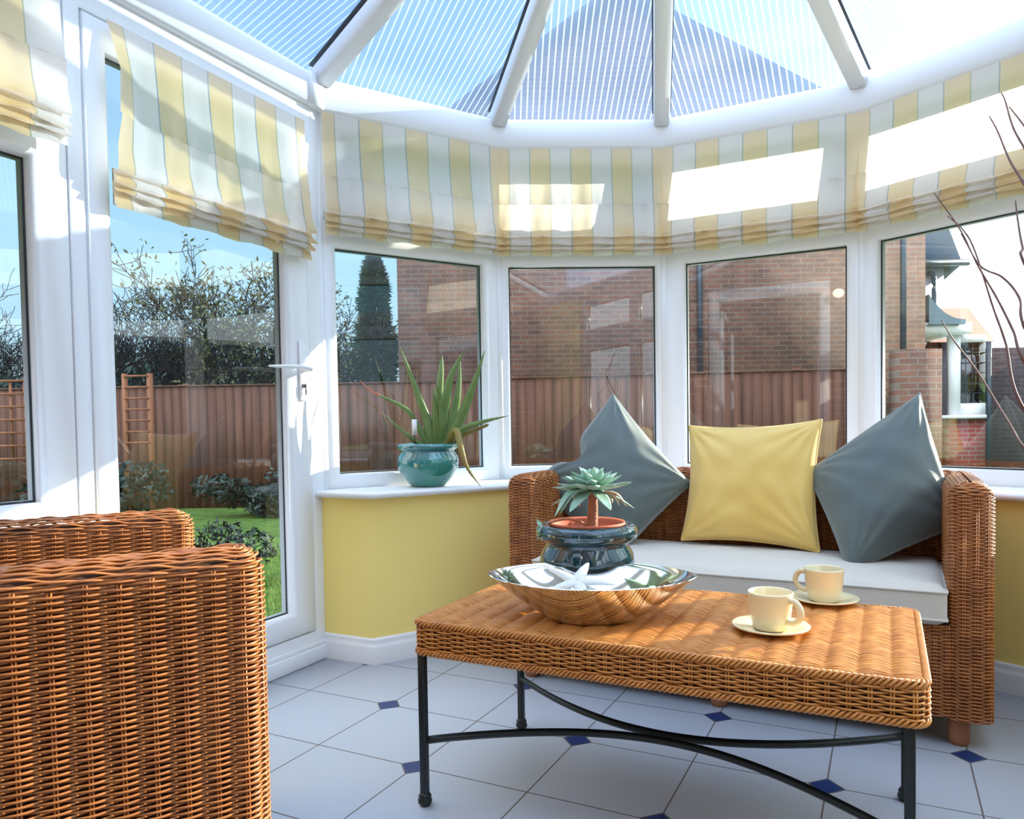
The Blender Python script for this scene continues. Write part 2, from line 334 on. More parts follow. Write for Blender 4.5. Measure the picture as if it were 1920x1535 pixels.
def blind_mat():
    """striped cotton; UV x = stripe coordinate (1 unit = one yellow + one white stripe)"""
    m, N, L, P = nodes('striped_blind_cotton'); P.inputs['Roughness'].default_value = 0.9
    uv = N.new('ShaderNodeUVMap'); sp = N.new('ShaderNodeSeparateXYZ'); L.new(uv.outputs[0], sp.inputs[0])
    f = N.new('ShaderNodeMath'); f.operation = 'FRACT'; L.new(sp.outputs[0], f.inputs[0])
    cr = N.new('ShaderNodeValToRGB'); cr.color_ramp.interpolation = 'CONSTANT'; e = cr.color_ramp.elements
    Yc, Wc, G, B = (0.90, 0.66, 0.28, 1), (0.84, 0.83, 0.80, 1), (0.26, 0.34, 0.16, 1), (0.08, 0.26, 0.42, 1)
    e[0].position = 0; e[0].color = Yc; e[1].position = 0.240; e[1].color = G
    for p, c in ((0.260, Wc), (0.740, B), (0.762, Yc)):
        x = e.new(p); x.color = c
    L.new(f.outputs[0], cr.inputs[0]); L.new(cr.outputs[0], P.inputs['Base Color'])
    mxt = N.new('ShaderNodeMix'); mxt.data_type = 'RGBA'; mxt.inputs[0].default_value = 0.80; L.new(cr.outputs[0], mxt.inputs[6]); mxt.inputs[7].default_value = (0.90, 0.84, 0.78, 1)
    t = N.new('ShaderNodeBsdfTranslucent'); L.new(mxt.outputs[2], t.inputs[0])
    mx = N.new('ShaderNodeMixShader'); mx.inputs[0].default_value = 0.72; L.new(P.outputs[0], mx.inputs[1]); L.new(t.outputs[0], mx.inputs[2])
    tc = N.new('ShaderNodeTexCoord'); n = N.new('ShaderNodeTexNoise'); n.inputs['Scale'].default_value = 40; L.new(tc.outputs['Object'], n.inputs['Vector'])
    b = N.new('ShaderNodeBump'); b.inputs['Strength'].default_value = 0.1; b.inputs['Distance'].default_value = 0.004
    L.new(n.outputs['Fac'], b.inputs['Height']); L.new(b.outputs[0], P.inputs['Normal']); L.new(b.outputs[0], t.inputs['Normal'])
    L.new(mx.outputs[0], N['Material Output'].inputs[0]); return m
BLIND = blind_mat()

def set_uv(o, fn):
    """per-loop uv from vertex coordinates"""
    me = o.data; uv = me.uv_layers.new(name='UVMap')
    co = np.empty(len(me.vertices)*3); me.vertices.foreach_get('co', co); co = co.reshape(-1, 3)
    li = np.empty(len(me.loops), np.int32); me.loops.foreach_get('vertex_index', li)
    uv.data.foreach_set('uv', fn(co, li).astype(np.float32).ravel())

# ------------------------------------------------------------------ plan of the conservatory
A0 = R(63.9); e0 = np.array([math.cos(A0), math.sin(A0)])
C01 = np.array([-0.790, 2.926]); C12 = np.array([-0.104, 3.353]); C23 = np.array([0.643, 3.380]); C34 = np.array([1.381, 3.020])
C45 = C34+0.75*np.array([math.cos(R(-53)), math.sin(R(-53))]); C56 = C45+0.75*np.array([math.cos(R(-84)), math.sin(R(-84))])
H0 = C01-3.1*e0
nH = np.array([e0[1], -e0[0]])          # along the house wall
H1 = C56-e0*float((C56-H0)@e0)
PTS = [H0, C01, C12, C23, C34, C45, C56, H1]
Z_SILL, Z_GB, Z_GT, Z_FB, Z_FT, Z_EB, Z_ET = 0.66, 0.7175, 1.623, 1.83, 2.06, 2.14, 2.265
Z_GR = -0.16

class Seg:
    def __init__(s, a, b):
        s.a, s.b = a, b; s.L = float(np.hypot(*(b-a))); s.e = (b-a)/s.L; s.n = np.array([-s.e[1], s.e[0]])
    def M(s, V):   # local (s, depth outward, z) -> world
        V = np.asarray(V, float); return np.c_[s.a[0]+V[:, 0]*s.e[0]+V[:, 1]*s.n[0], s.a[1]+V[:, 0]*s.e[1]+V[:, 1]*s.n[1], V[:, 2]]
SEG = [Seg(PTS[i], PTS[i+1]) for i in range(7)]

def ringquads(mb, rects, seg, mi=0):
    """rects: list of (s0,s1,z0,z1,d): lofted frame"""
    V = []
    for (s0, s1, z0, z1, d) in rects: V += [[s0, d, z0], [s1, d, z0], [s1, d, z1], [s0, d, z1]]
    Q = []
    for k in range(len(rects)-1):
        for i in range(4):
            j = (i+1) % 4; Q.append([4*k+i, 4*k+j, 4*k+4+j, 4*k+4+i])
    mb.add(seg.M(np.array(V)), Q, mi=mi)

def glazed(seg, outer, glass, frame, depth=0.06, d0=0.0, bead=0.014, gd=0.036):
    """adds frame member loop (outer rect, glass rect) into frame MB"""
    o, g = outer, glass
    bz = (g[0]-bead, g[1]+bead, g[2]-bead, g[3]+bead)
    ringquads(frame, [(*o, d0+depth), (*o, d0+0.003), (o[0]+.003, o[1]-.003, o[2]+.003, o[3]-.003, d0), (*bz, d0), (*g, d0+0.010), (*g, d0+gd)], seg)
    ringquads(frame, [(*g, d0+gd), (g[0]+.004, g[1]-.004, g[2]+.004, g[3]-.004, d0+gd-.002), (g[0]+.006, g[1]-.006, g[2]+.006, g[3]-.006, d0+gd+.001)], seg, mi=1)
    ringquads(frame, [(g[0]+.006, g[1]-.006, g[2]+.006, g[3]-.006, d0+gd+.002), (g[0]+.006, g[1]-.006, g[2]+.006, g[3]-.006, d0+gd+.022)], seg, mi=2)
    ringquads(frame, [(g[0], g[1], g[2], g[3], d0+gd+.024), (g[0]-.002, g[1]+.002, g[2]-.002, g[3]+.002, d0+depth), (*o, d0+depth)], seg)
FR = [PVC, GASK, SPAC]
def pane(seg, g, name, parent, d=0.04):
    mb = MB(); mb.add(seg.M(np.array([[g[0], d, g[2]], [g[1], d, g[2]], [g[1], d, g[3]], [g[0], d, g[3]]])), [[0, 1, 2, 3]])
    return mb.build(name, GLASS, parent)

WN = [0]
def window(seg, s0, s1, gs0, gs1, zb=Z_SILL, gb=Z_GB):
    WN[0] += 1; root = empty('window_%d' % WN[0]); root['kind'] = 'structure'
    f = MB(); glazed(seg, (s0, s1, zb, (Z_GT+Z_FB)/2), (gs0, gs1, gb, Z_GT), f)
    glazed(seg, (s0, s1, (Z_GT+Z_FB)/2, Z_EB+.02), (gs0, gs1, Z_FB, Z_FT), f)
    f.build('window_frame', FR, root)
    pane(seg, (gs0, gs1, gb, Z_GT), 'glass_pane', root); pane(seg, (gs0, gs1, Z_FB, Z_FT), 'fanlight_pane', root)
    return root

# measured glass edges on the visible facets (distance along each facet)
def along(seg, p): return float((np.array(p)-seg.a)@seg.e)
g1 = (along(SEG[1], (-.739, 2.958)), along(SEG[1], (-.170, 3.312)))
g2 = (along(SEG[2], (-.060, 3.355)), along(SEG[2], (.612, 3.379)))
g3 = (along(SEG[3], (.730, 3.338)), along(SEG[3], (1.332, 3.044)))
window(SEG[1], 0.002, SEG[1].L-.004, *g1)
window(SEG[2], 0.004, SEG[2].L-.004, *g2)
window(SEG[3], 0.004, SEG[3].L-.004, *g3)
window(SEG[4], 0.004, SEG[4].L-.004, 0.062, SEG[4].L-.06)
window(SEG[5], 0.004, SEG[5].L-.004, 0.06, SEG[5].L-.06)
L6 = SEG[6].L
for i in range(3):
    window(SEG[6], i*L6/4+.002, (i+1)*L6/4-.002, i*L6/4+.06, (i+1)*L6/4-.06)
# side wall with the door: s measured from H0, t from the corner C01
s_of = lambda t: 3.1-t
window(SEG[0], s_of(3.1), s_of(2.04), s_of(3.02), s_of(2.10))
window(SEG[0], s_of(2.035), s_of(1.0), s_of(1.96), s_of(1.094))
# corner posts
for i, (p, s1, s2) in enumerate(((C01, SEG[0], SEG[1]), (C12, SEG[1], SEG[2]), (C23, SEG[2], SEG[3]), (C34, SEG[3], SEG[4]), (C45, SEG[4], SEG[5]), (C56, SEG[5], SEG[6]))):
    mb = MB(); o = (s1.n+s2.n); o /= np.hypot(*o)
    q = [p-s1.e*.012, p+s2.e*.012, p+s2.e*.012+s2.n*.065, p+o*.075, p-s1.e*.012+s1.n*.065]
    mb.prism(q, 0.0 if i == 0 else Z_SILL, Z_EB+.02); tag(mb.build('trim_%d' % (i+1), PVC), kind='structure')

# ---- door in the left side wall
door = empty('door_1'); door['kind'] = 'structure'
sg = SEG[0]
f = MB()   # outer frame: t 0.0 .. 0.998
V = [(s_of(.998), s_of(.012), 0.0, Z_EB+.02), (s_of(.955), s_of(.080), 0.115, 2.07)]
ringquads(f, [(*V[0], .06), (*V[0], -.004), (*V[1], -.004), (*V[1], .02), (*V[1], .06)], sg)
f.box((s_of(.998), -.022, 0.0), (s_of(.012), -.004, 0.058), M=sg.M)
f.box((s_of(.998), -.014, 0.058), (s_of(.012), -.004, 0.075), M=sg.M)
f.build('door_frame', PVC, door, bevel=.003)
f = MB(); glazed(sg, (s_of(.950), s_of(.086), 0.122, 2.063), (s_of(.880), s_of(.200), 0.208, 1.98), f, depth=.05, d0=-.010, bead=.018)
f.build('door_sash', FR, door)
pane(sg, (s_of(.880), s_of(.200), 0.208, 1.98), 'glass_pane', door, d=.03)
hp = MB(); hp.box((s_of(.150), -.020, 1.008), (s_of(.118), -.011, 1.235), M=sg.M)
hpo = hp.build('handle_plate', HANDLE, door, bevel=.004)
hl = MB()
P = spline([(s_of(.134), -.012, 1.125), (s_of(.134), -.045, 1.125), (s_of(.140), -.058, 1.126), (s_of(.200), -.062, 1.130), (s_of(.345), -.060, 1.124)], 24)
hl.tube(sg.M(P), np.interp(np.arange(24), [0, 6, 10, 20, 23], [.011, .010, .0095, .0075, .004]), 10, up=np.array([0, 0, 1.0]))
hl.build('door_handle', HANDLE, hpo, smooth=True)
kl = MB(); kl.lathe([(0, 0), (.008, 0), (.008, .008), (0, .008)], k=16)
kl.v = [np.c_[v[:, 0], -v[:, 2], v[:, 1]]+np.array([s_of(.134), -.020, 1.065]) for v in kl.v]; kl.xform(sg.M)
kl.box((s_of(.1345)-.001, -.034, 1.030), (s_of(.1335)+.001, -.028, 1.070), M=sg.M)
kl.build('keyhole', STEEL, hpo)

# ---- eaves beam
f = MB()
def offs(pts, d):
    """offset open polyline outward by d"""
    out = []
    for i, p in enumerate(pts):
        ns = []
        if i > 0: ns.append(SEG[i-1].n)
        if i < len(pts)-1: ns.append(SEG[i].n)
        if len(ns) == 1: out.append(p+ns[0]*d)
        else:
            m = ns[0]+ns[1]; m /= np.hypot(*m); out.append(p+m*d/float(m@ns[0]))
    return out
prof = [(-.030, Z_EB+.008), (-.030, Z_ET-.02), (-.022, Z_ET), (.10, Z_ET+.02), (.10, Z_EB), (-.022, Z_EB)]
G = np.array([[[*p, z] for p in offs(PTS, d)] for d, z in prof])
f.grid(G, cu=True)
tag(f.build('trim_7', PVC2), kind='structure')
for i, p in enumerate((C01,)):      # joint cover on the eaves at the door corner
    f = MB(); d = SEG[0]; L0 = d.L
    f.box((L0-.075, -.040, Z_EB-.002), (L0-.004, -.029, Z_ET-.004), M=d.M)
    tag(f.build('trim_8', PVC), kind='structure')

# ---- dwarf wall, sill and baseboard round the bay
def inner(d):     # inner face polyline of the dwarf wall at inward offset d, starting on the door wall
    segs = SEG[1:]; o = offs(PTS, -d)
    P0 = C01-e0*.03+SEG[0].n*(-.0)
    dirr = -SEG[0].n
    # start: on the line leaving C01 perpendicular to the door wall
    a = P0; s = SEG[1]; q = o[1]
    # intersection of a+dirr*k with offset line of facet 1
    A = np.array([dirr, -s.e]).T; k = np.linalg.solve(A, (s.a-s.n*d)-a)
    return [a, a+dirr*k[0]]+[o[i] for i in range(2, 8)]
ROOT1 = inner(.215)
outer = offs(PTS, .10)[1:]
f = MB(); n = len(ROOT1)
outl = [outer[0]]+outer[1:]
poly_in = ROOT1
V = [[*p, z] for z in (0, .636) for p in poly_in]; f.add(V, [[i, i+1, n+i+1, n+i] for i in range(n-1)][0:], mi=0)
oo = [C01-e0*.03+SEG[0].n*.1]+outer
V = [[*p, z] for z in (-.2, .636) for p in oo]; f.add(V, [[i+1, i, len(oo)+i, len(oo)+i+1] for i in range(len(oo)-1)], mi=1)
f.add([[*p, .636] for p in poly_in]+[[*p, .636] for p in oo[:1]+oo[1:]], NG=[list(range(n))+list(range(n+len(oo)-1, n-1, -1))], mi=0)
f.add([[*p, .0] for p in poly_in]+[[*p, .0] for p in oo], NG=[list(range(n+len(oo)-1, n-1, -1))[::-1]+list(range(n))[::-1]], mi=0)
tag(f.build('wall_bay', [YEL, BRICK]), kind='structure')
# sill
si = inner(.245); si[0] = si[0]-e0*.0; si[1] = si[1]
si2 = inner(.250)
f = MB(); so = [C01-e0*.03+SEG[0].n*.02]+offs(PTS, .02)[1:]
pr = [(.236, .634), (.248, .637), (.252, .645), (.252, .652), (.246, .6585), (.236, .6605)]
rows = [[[*p, z] for p in inner(d)] for d, z in pr]
# front return nose
for r_, (d, z) in zip(rows, pr):
    k = d-.215
    r_[0][0] -= e0[0]*k; r_[0][1] -= e0[1]*k; r_[1][0] -= e0[0]*k*1.0; r_[1][1] -= e0[1]*k*1.0
f.grid(np.array(rows), flip=True)
nn = len(rows[0])
f.add(rows[-1]+[[*p, .6605] for p in so], NG=[list(range(nn))+list(range(nn+len(so)-1, nn-1, -1))])
f.add(rows[0]+[[*p, .634] for p in so], NG=[(list(range(nn))+list(range(nn+len(so)-1, nn-1, -1)))[::-1]])
tag(f.build('trim_9', SILL), kind='structure')
# baseboard
f = MB(); rows = []
for d, z in [(.0, .098), (.006, .098), (.010, .090), (.008, .080), (.014, .072), (.016, .064), (.016, 0)]:
    r_ = [[*p, z] for p in inner(.215+d)]
    for j in (0, 1): r_[j][0] -= e0[0]*d; r_[j][1] -= e0[1]*d
    rows.append(r_)
f.grid(np.array(rows)); tag(f.build('baseboard_bay', BASEB), kind='structure')
# low wall and sill under the left window
f = MB(); f.box((0, -.20, 0), (s_of(1.03), .1, .636), M=SEG[0].M); tag(f.build('wall_left', YEL), kind='structure')
f = MB(); f.box((0, -.235, .636), (s_of(1.01), .02, .6605), M=SEG[0].M); tag(f.build('trim_10', SILL, bevel=.006), kind='structure')

f = MB(); f.box((L6*3/4+.003, -.03, 0), (L6-.002, .10, Z_EB), M=SEG[6].M); tag(f.build('wall_right', YEL), kind='structure')
# ---- house wall behind the camera, with french doors
HS = Seg(H1, H0)      # runs right to left; outward normal points away from the room
LH = HS.L
f = MB(); dc = LH-.98; dw = .56
f.box((-.35, 0, -.2), (dc-dw, .3, 5.2)); f.box((dc+dw, 0, -.2), (LH+4.0, .3, 5.2)); f.box((dc-dw, 0, 2.22), (dc+dw, .3, 5.2))
hw = f.build('wall_house', BRICKI); ang = math.atan2(HS.e[1], HS.e[0]); hw.location = (*H1, 0); hw.rotation_euler = (0, 0, ang); tag(hw, kind='structure')
d2 = empty('door_2'); d2['kind'] = 'structure'
f = MB(); ringquads(f, [(dc-dw, dc+dw, 0, 2.22, .06), (dc-dw, dc+dw, 0, 2.22, -.03), (dc-dw+.09, dc+dw-.09, .09, 2.11, -.03), (dc-dw+.09, dc+dw-.09, .09, 2.11, .06)], HS)
f.build('door_frame', PVC, d2)
for k in (0, 1):   # the two leaves, folded open into the room behind
    f = MB(); x0 = dc-dw+.09 if k == 0 else dc+dw-.12
    f.box((x0, .06, .09), (x0+.03, .70, .18), M=HS.M); f.box((x0, .06, 1.95), (x0+.03, .70, 2.03), M=HS.M)
    f.box((x0, .06, .09), (x0+.03, .15, 2.03), M=HS.M); f.box((x0, .61, .09), (x0+.03, .70, 2.03), M=HS.M)
    f.build('door_leaf', PVC, d2)

# globe light on the house wall (its reflection shows in the window behind the yellow cushion)
LQ = np.array([*(H0+nH*1.62+e0*.11), 2.08]); lamp = empty('wall_lamp', LQ.tolist()); tag(lamp, 'small round lit globe lamp on the house wall, mirrored in the window', 'lamp')
GLOBE, N_, L_n, P_ = nodes('lit_globe'); P_.inputs['Base Color'].default_value = (.9, .85, .75, 1); P_.inputs['Emission Color'].default_value = (1, .80, .62, 1); P_.inputs['Emission Strength'].default_value = 7
f = MB(); a_ = np.linspace(0, math.pi, 16); f.lathe(np.c_[.05*np.sin(a_), -.042*np.cos(a_)], k=24); f.build('globe', GLOBE, lamp, smooth=True)
f = MB(); f.tube([[0, 0, .05], [0, 0, .09], [-.03*e0[0], -.03*e0[1], .11], [-.11*e0[0], -.11*e0[1], .11]], .012, 8); f.build('bracket', STEEL, lamp, smooth=True)
# room behind the french doors
INW = mat('cream_inner_wall', (0.55, 0.48, 0.33), 0.8)
f = MB()
for a, b in (((-.5, 3.3, -.2), (LH+.6, 3.4, 2.5)), ((-.6, .3, -.2), (-.5, 3.4, 2.5)), ((LH+.6, .3, -.2), (LH+.7, 3.4, 2.5)), ((-.6, .3, 2.4), (LH+.7, 3.4, 2.5)), ((-.6, .3, -.1), (LH+.7, 3.4, 0))):
    f.box(a, b, M=HS.M)
tag(f.build('wall_inner_room', INW), kind='structure')

# ---- floor and ground
f = MB(); f.prism([*offs(PTS, .02)], -.12, 0.0); tag(f.build('floor', FLOORM), kind='structure')

# ---- roof: rafters, panels, ridge
HUB = np.array([0.396, 1.943, 2.86]); RB = HUB-np.array([*(e0*(float((HUB[:2]-H0)@e0))), 0])
def roofpt(p, d=0): return np.array([*p, Z_ET+.02])
tips = offs(PTS, -.0)
roof = empty('ceiling'); roof['kind'] = 'structure'
def bar(a, b, wid, ht, name, parent, m=PVC2, drop=0.0, cover=True):
    a = np.asarray(a, float); b = np.asarray(b, float); t = (b-a)/np.linalg.norm(b-a); up = np.array([0, 0, 1.0]); s = np.cross(t, up); s /= np.linalg.norm(s); u = np.cross(s, t)
    f = MB(); V = []
    for p in (a, b):
        for x, y in ((-.5, -.6), (-.43, -1), (.43, -1), (.5, -.6), (.5, 0), (-.5, 0)):
            V.append(p+s*x*wid+u*(y*ht-drop))
    f.add(V, [[i, (i+1) % 6, 6+(i+1) % 6, 6+i] for i in range(6)], NG=[[5, 4, 3, 2, 1, 0], [6, 7, 8, 9, 10, 11]])
    o = f.build(name, m, parent)
    if cover:
        g = MB(); V = []
        for p in (a, b):
            for x, y in ((-.58, 0), (-.58, .12), (.58, .12), (.58, 0)): V.append(p+s*x*wid+u*(y*ht+.012))
        g.add(V, [[i, (i+1) % 4, 4+(i+1) % 4, 4+i] for i in range(4)], NG=[[3, 2, 1, 0], [4, 5, 6, 7]]); g.build('rafter_cap', GASK, o)
    return o
eo = offs(PTS, .09)
for i in range(1, 7):
    p = offs(PTS, -.02)[i]; bar([*p, Z_ET+.02], HUB, .072, .06, 'rafter', roof)
for i, (sgm, top0) in enumerate(((SEG[0], HUB), (SEG[6], HUB))):
    for k in (0.0, 1.24, 2.17) if i == 0 else (0.2, 1.1, 3.0):
        if i == 0 and k == 0: k = 0.03
        pt = sgm.a+sgm.e*(k if i == 0 else min(k, sgm.L-.03)); fr = float((pt-H0)@e0); top = RB+np.array([*(e0*min(fr, float((HUB[:2]-H0)@e0))), 0])
        bar([*(pt-sgm.n*.02), Z_ET+.02], top, .055, .05, 'rafter', roof)
bar(RB-np.array([*e0, 0])*.0, HUB+np.array([*e0, 0])*.05, .12, .10, 'ridge_beam', roof)
for i in range(7):
    a = np.array([*eo[i], Z_ET-.01]); b = np.array([*eo[i+1], Z_ET-.01])
    if i == 0: P4 = [a, b, HUB, RB]
    elif i == 6: P4 = [a, b, RB, HUB]
    else: P4 = [a, b, HUB]
    f = MB(); up = np.array([0, 0, .02]); f.add([p+up for p in P4], NG=[list(range(len(P4)))])
    o = f.build('roof_panel', POLY, roof); s_ = SEG[i]
    set_uv(o, lambda co, li, s_=s_: np.c_[(co[li][:, :2]-s_.a)@s_.e+10, co[li][:, 2]])

# ---- roman blinds
def blind(seg, s0, s1, ztop, zbot, label, n_period=4.0, phase=0.0, d0=-.026, nb=70, bow=.0, seam=.30, name='roman_blind', stackh=.085, flare=0.0):
    H = ztop-zbot; zs = ztop-H*(1-seam)*0.86 if seam > .29 else ztop-H*.66
    zl = zbot+stackh
    zs = zl+(ztop-zl)*.36
    pr = [(0, ztop), (0, ztop-.03), (.004, ztop-(ztop-zs)*.5), (.018, zs+.004), (.024, zs), (.022, zs-.004), (.030, zl+.06), (.044, zl+.012), (.047, zl), (.040, zl-.006), (.020, zl+.004),
          (.022, zl-.008), (.044, zl-.030), (.046, zl-.036), (.038, zl-.040), (.018, zl-.030), (.020, zl-.040), (.040, zl-.056), (.041, zl-.061), (.034, zl-.063), (.016, zl-.052), (.016, zl-.060), (.022, zbot+.006), (.021, zbot)]
    pr = np.array(pr); ss = np.linspace(s0, s1, nb); rows = []
    for k, (d, z) in enumerate(pr):
        tt = (ss-s0)/(s1-s0)
        free = min(1.0, max(0.0, (ztop-z)/max(ztop-zs, .01)))
        wob = .004*free*np.sin(ss*37+k*.35)+.003*free*np.sin(ss*83+1.3*k)
        edge = flare*np.exp(-tt*9)*math.sin(min(1, (ztop-z)/H*1.1)*math.pi)
        sh = flare*.5*np.exp(-tt*9)*math.sin((ztop-z)/H*2*math.pi)
        dd = d0-d-wob-edge
        rows.append(np.c_[ss+sh, dd, z+.003*np.sin(ss*29+k)*(1 if k > 5 else 0)])
    G = np.array(rows); V = seg.M(G.reshape(-1, 3)).reshape(G.shape)
    f = MB(); f.grid(V)
    o = f.build(name, BLIND, None, smooth=True)
    nb_ = nb
    set_uv(o, lambda co, li: np.c_[((li % nb_)/(nb_-1))*n_period+phase, co[li][:, 2]])
    f = MB(); rows = []  # opaque slab added behind the folds to block their backlight
    for d, z in ((.006, zl+.012), (.012, zl+.008), (.012, zbot+.012), (.006, zbot+.008)): rows.append(np.c_[ss, np.full(nb, d0-d), np.full(nb, z)])
    G = np.array(rows); f.grid(seg.M(G.reshape(-1, 3)).reshape(G.shape), cu=True)
    f.build('backlight_blocker', mat('blocker_cloth', (.82, .78, .68), .9), o)
    tag(o, label, 'blind', 'striped roman blinds'); return o
blind(SEG[1], .006, SEG[1].L-.008, 2.132, 1.655, 'striped roman blind over the first bay window, right of the door, above the aloe', d0=-.034)
blind(SEG[2], .008, SEG[2].L-.008, 2.132, 1.655, 'striped blind on the middle bay facet, sun only on its left part', d0=-.034)
blind(SEG[3], .008, SEG[3].L-.008, 2.132, 1.655, 'striped roman blind above the yellow cushion with a bright slanted sun patch', d0=-.034)
blind(SEG[4], .008, SEG[4].L-.008, 2.132, 1.655, 'striped roman blind at far right behind the bare twigs, sun patch across it', d0=-.034)
blind(SEG[0], s_of(.895), s_of(.105), 2.062, 1.535, 'long yellow and white striped roman blind hanging over the glazed door', d0=-.03, flare=.035, stackh=.10)
blind(SEG[0], s_of(2.02), s_of(1.03), 2.13, 1.655, 'striped roman blind at the far left edge over the window beside the armchair', n_period=4.75, phase=-.05, d0=-.034)
for k, (sgm, a, b) in enumerate(((SEG[5], .022, SEG[5].L-.022),)):
    blind(sgm, a, b, 2.132, 1.655, 'striped roman blind on the last bay facet, out of the picture to the right')

# ------------------------------------------------------------------ wicker
def rounded(verts, radii, inset, ds):
    """rounded offset polygon (CCW), resampled evenly; returns points and outward normals"""
    n = len(verts); P = []; N = []
    vs = [np.array(v, float) for v in verts]
    es = [(vs[(i+1) % n]-vs[i])/np.linalg.norm(vs[(i+1) % n]-vs[i]) for i in range(n)]
    ns = [np.array([e[1], -e[0]]) for e in es]
    off = []
    for i in range(n):
        n1, n2 = ns[i-1], ns[i]; m = n1+n2; m /= np.linalg.norm(m); off.append(vs[i]-m*inset/float(m@n1))
    for i in range(n):
        e1, e2 = es[i-1], es[i]; cr = e1[0]*e2[1]-e1[1]*e2[0]; convex = cr > 0
        r = radii[i]-inset if convex else radii[i]+inset; r = max(r, .004)
        ang = math.acos(max(-1, min(1, float(e1@e2)))); tl = r*math.tan(ang/2)
        p1 = off[i]-e1*tl; c = p1+(-ns[i-1] if convex else ns[i-1])*r
        a0 = math.atan2(*(p1-c)[::-1]); k = 8
        for j in range(k+1):
            a = a0+(ang if convex else -ang)*j/k
            q = c+r*np.array([math.cos(a), math.sin(a)]); P.append(q); N.append((q-c)/r*(1 if convex else -1))
    P = np.array(P); N = np.array(N); D = np.linalg.norm(np.roll(P, -1, 0)-P, axis=1); L = D.sum(); c = np.concatenate([[0], np.cumsum(D)])
    m = max(8, int(round(L/ds))); m += m % 2
    return P, N, c, L
def resample(P, N, c, L, m):
    t = np.arange(m)*L/m; PP = np.vstack([P, P[:1]]); NN = np.vstack([N, N[:1]])
    Q = np.c_[np.interp(t, c, PP[:, 0]), np.interp(t, c, PP[:, 1])]; M_ = np.c_[np.interp(t, c, NN[:, 0]), np.interp(t, c, NN[:, 1])]
    return Q, M_/np.linalg.norm(M_, axis=1)[:, None]

def weave(mb, verts, radii, rows, pitch, r, amp, q=6, kside=5, stakes=None, seed=0):
    """rows: list of (inset, z, tilt) closed loops of strand; strands swap sides at every stake"""
    rg = np.random.default_rng(seed)
    P, N, c, L0 = rounded(verts, radii, 0, pitch); nst = int(round(L0/pitch)); nst += nst % 2
    th = np.arange(kside)*2*math.pi/kside+math.pi/kside
    for k, (ins, z, tilt, sc) in enumerate(rows):
        P, N, c, L = rounded(verts, radii, ins, pitch)
        m = nst*q; Q, M_ = resample(P, N, c, L, m)
        ph = np.arange(m)/q*math.pi+(k % 2)*math.pi
        off = amp*np.cos(ph)*(1 if tilt < .7 else .4)
        ct, st = math.cos(tilt), math.sin(tilt)
        n3 = np.c_[M_*ct, np.full(m, st)]; t3 = np.c_[-M_*st, np.full(m, ct)]
        base = np.c_[Q, np.full(m, z)]+n3*off[:, None]
        base[:, 2] += sc*np.abs(np.sin(np.arange(m)/q*math.pi/2))+rg.normal(0, .0003)
        G = base[:, None]+r*(n3[:, None]*np.cos(th)[None, :, None]+t3[:, None]*np.sin(th)[None, :, None])
        mb.grid(G, cu=True, cv=True)
    if stakes:
        z0, z1, rs = stakes; P, N, c, L = rounded(verts, radii, 0, pitch); Q, M_ = resample(P, N, c, L, nst)
        for j in range(nst):
            t = np.array([-M_[j, 1], M_[j, 0]])
            for sg_ in (-1, 1):
                p = Q[j]+t*sg_*rs*1.15
                mb.tube([[*p, z0], [*p, z1]], rs, 4)

def wicker_shell(verts, radii, z0, z1, R_, dz, pitch, r, amp, q=6, kside=5, scallop=.004, maxin=.044):
    rows = []
    z = z0+r
    while z < z1-R_: rows.append((0, z, 0, 0)); z += dz
    nr = max(3, int(R_*math.pi/2/dz))
    for j in range(nr+1):
        a = j/nr*math.pi/2
        rows.append((R_*(1-math.cos(a)), z1-R_+R_*math.sin(a), a, scallop*math.sin(a)))
    ins = R_+dz
    while ins < maxin: rows.append((ins, z1+.001, math.pi/2, scallop)); ins += dz
    mb = MB(); weave(mb, verts, radii, rows, pitch, r, amp, q, kside, (z0, z1-R_*.7, r*.9))
    return mb
def core(verts, radii, ins, z0, z1):
    P, N, c, L = rounded(verts, radii, ins, .02); return P

SU = np.array([0.887, -0.462, 0]); SN = np.array([0.462, 0.887, 0]); SO = np.array([0.018, 2.642, 0])
def u_shape(x0, x1, y0, y1, th, rf=.035, rb=.13, ri=.05):
    return ([(x0, y0), (x0+th, y0), (x0+th, y1-th), (x1-th, y1-th), (x1-th, y0), (x1, y0), (x1, y1), (x0, y1)], [rf, rf, ri, ri, rf, rf, rb, rb])

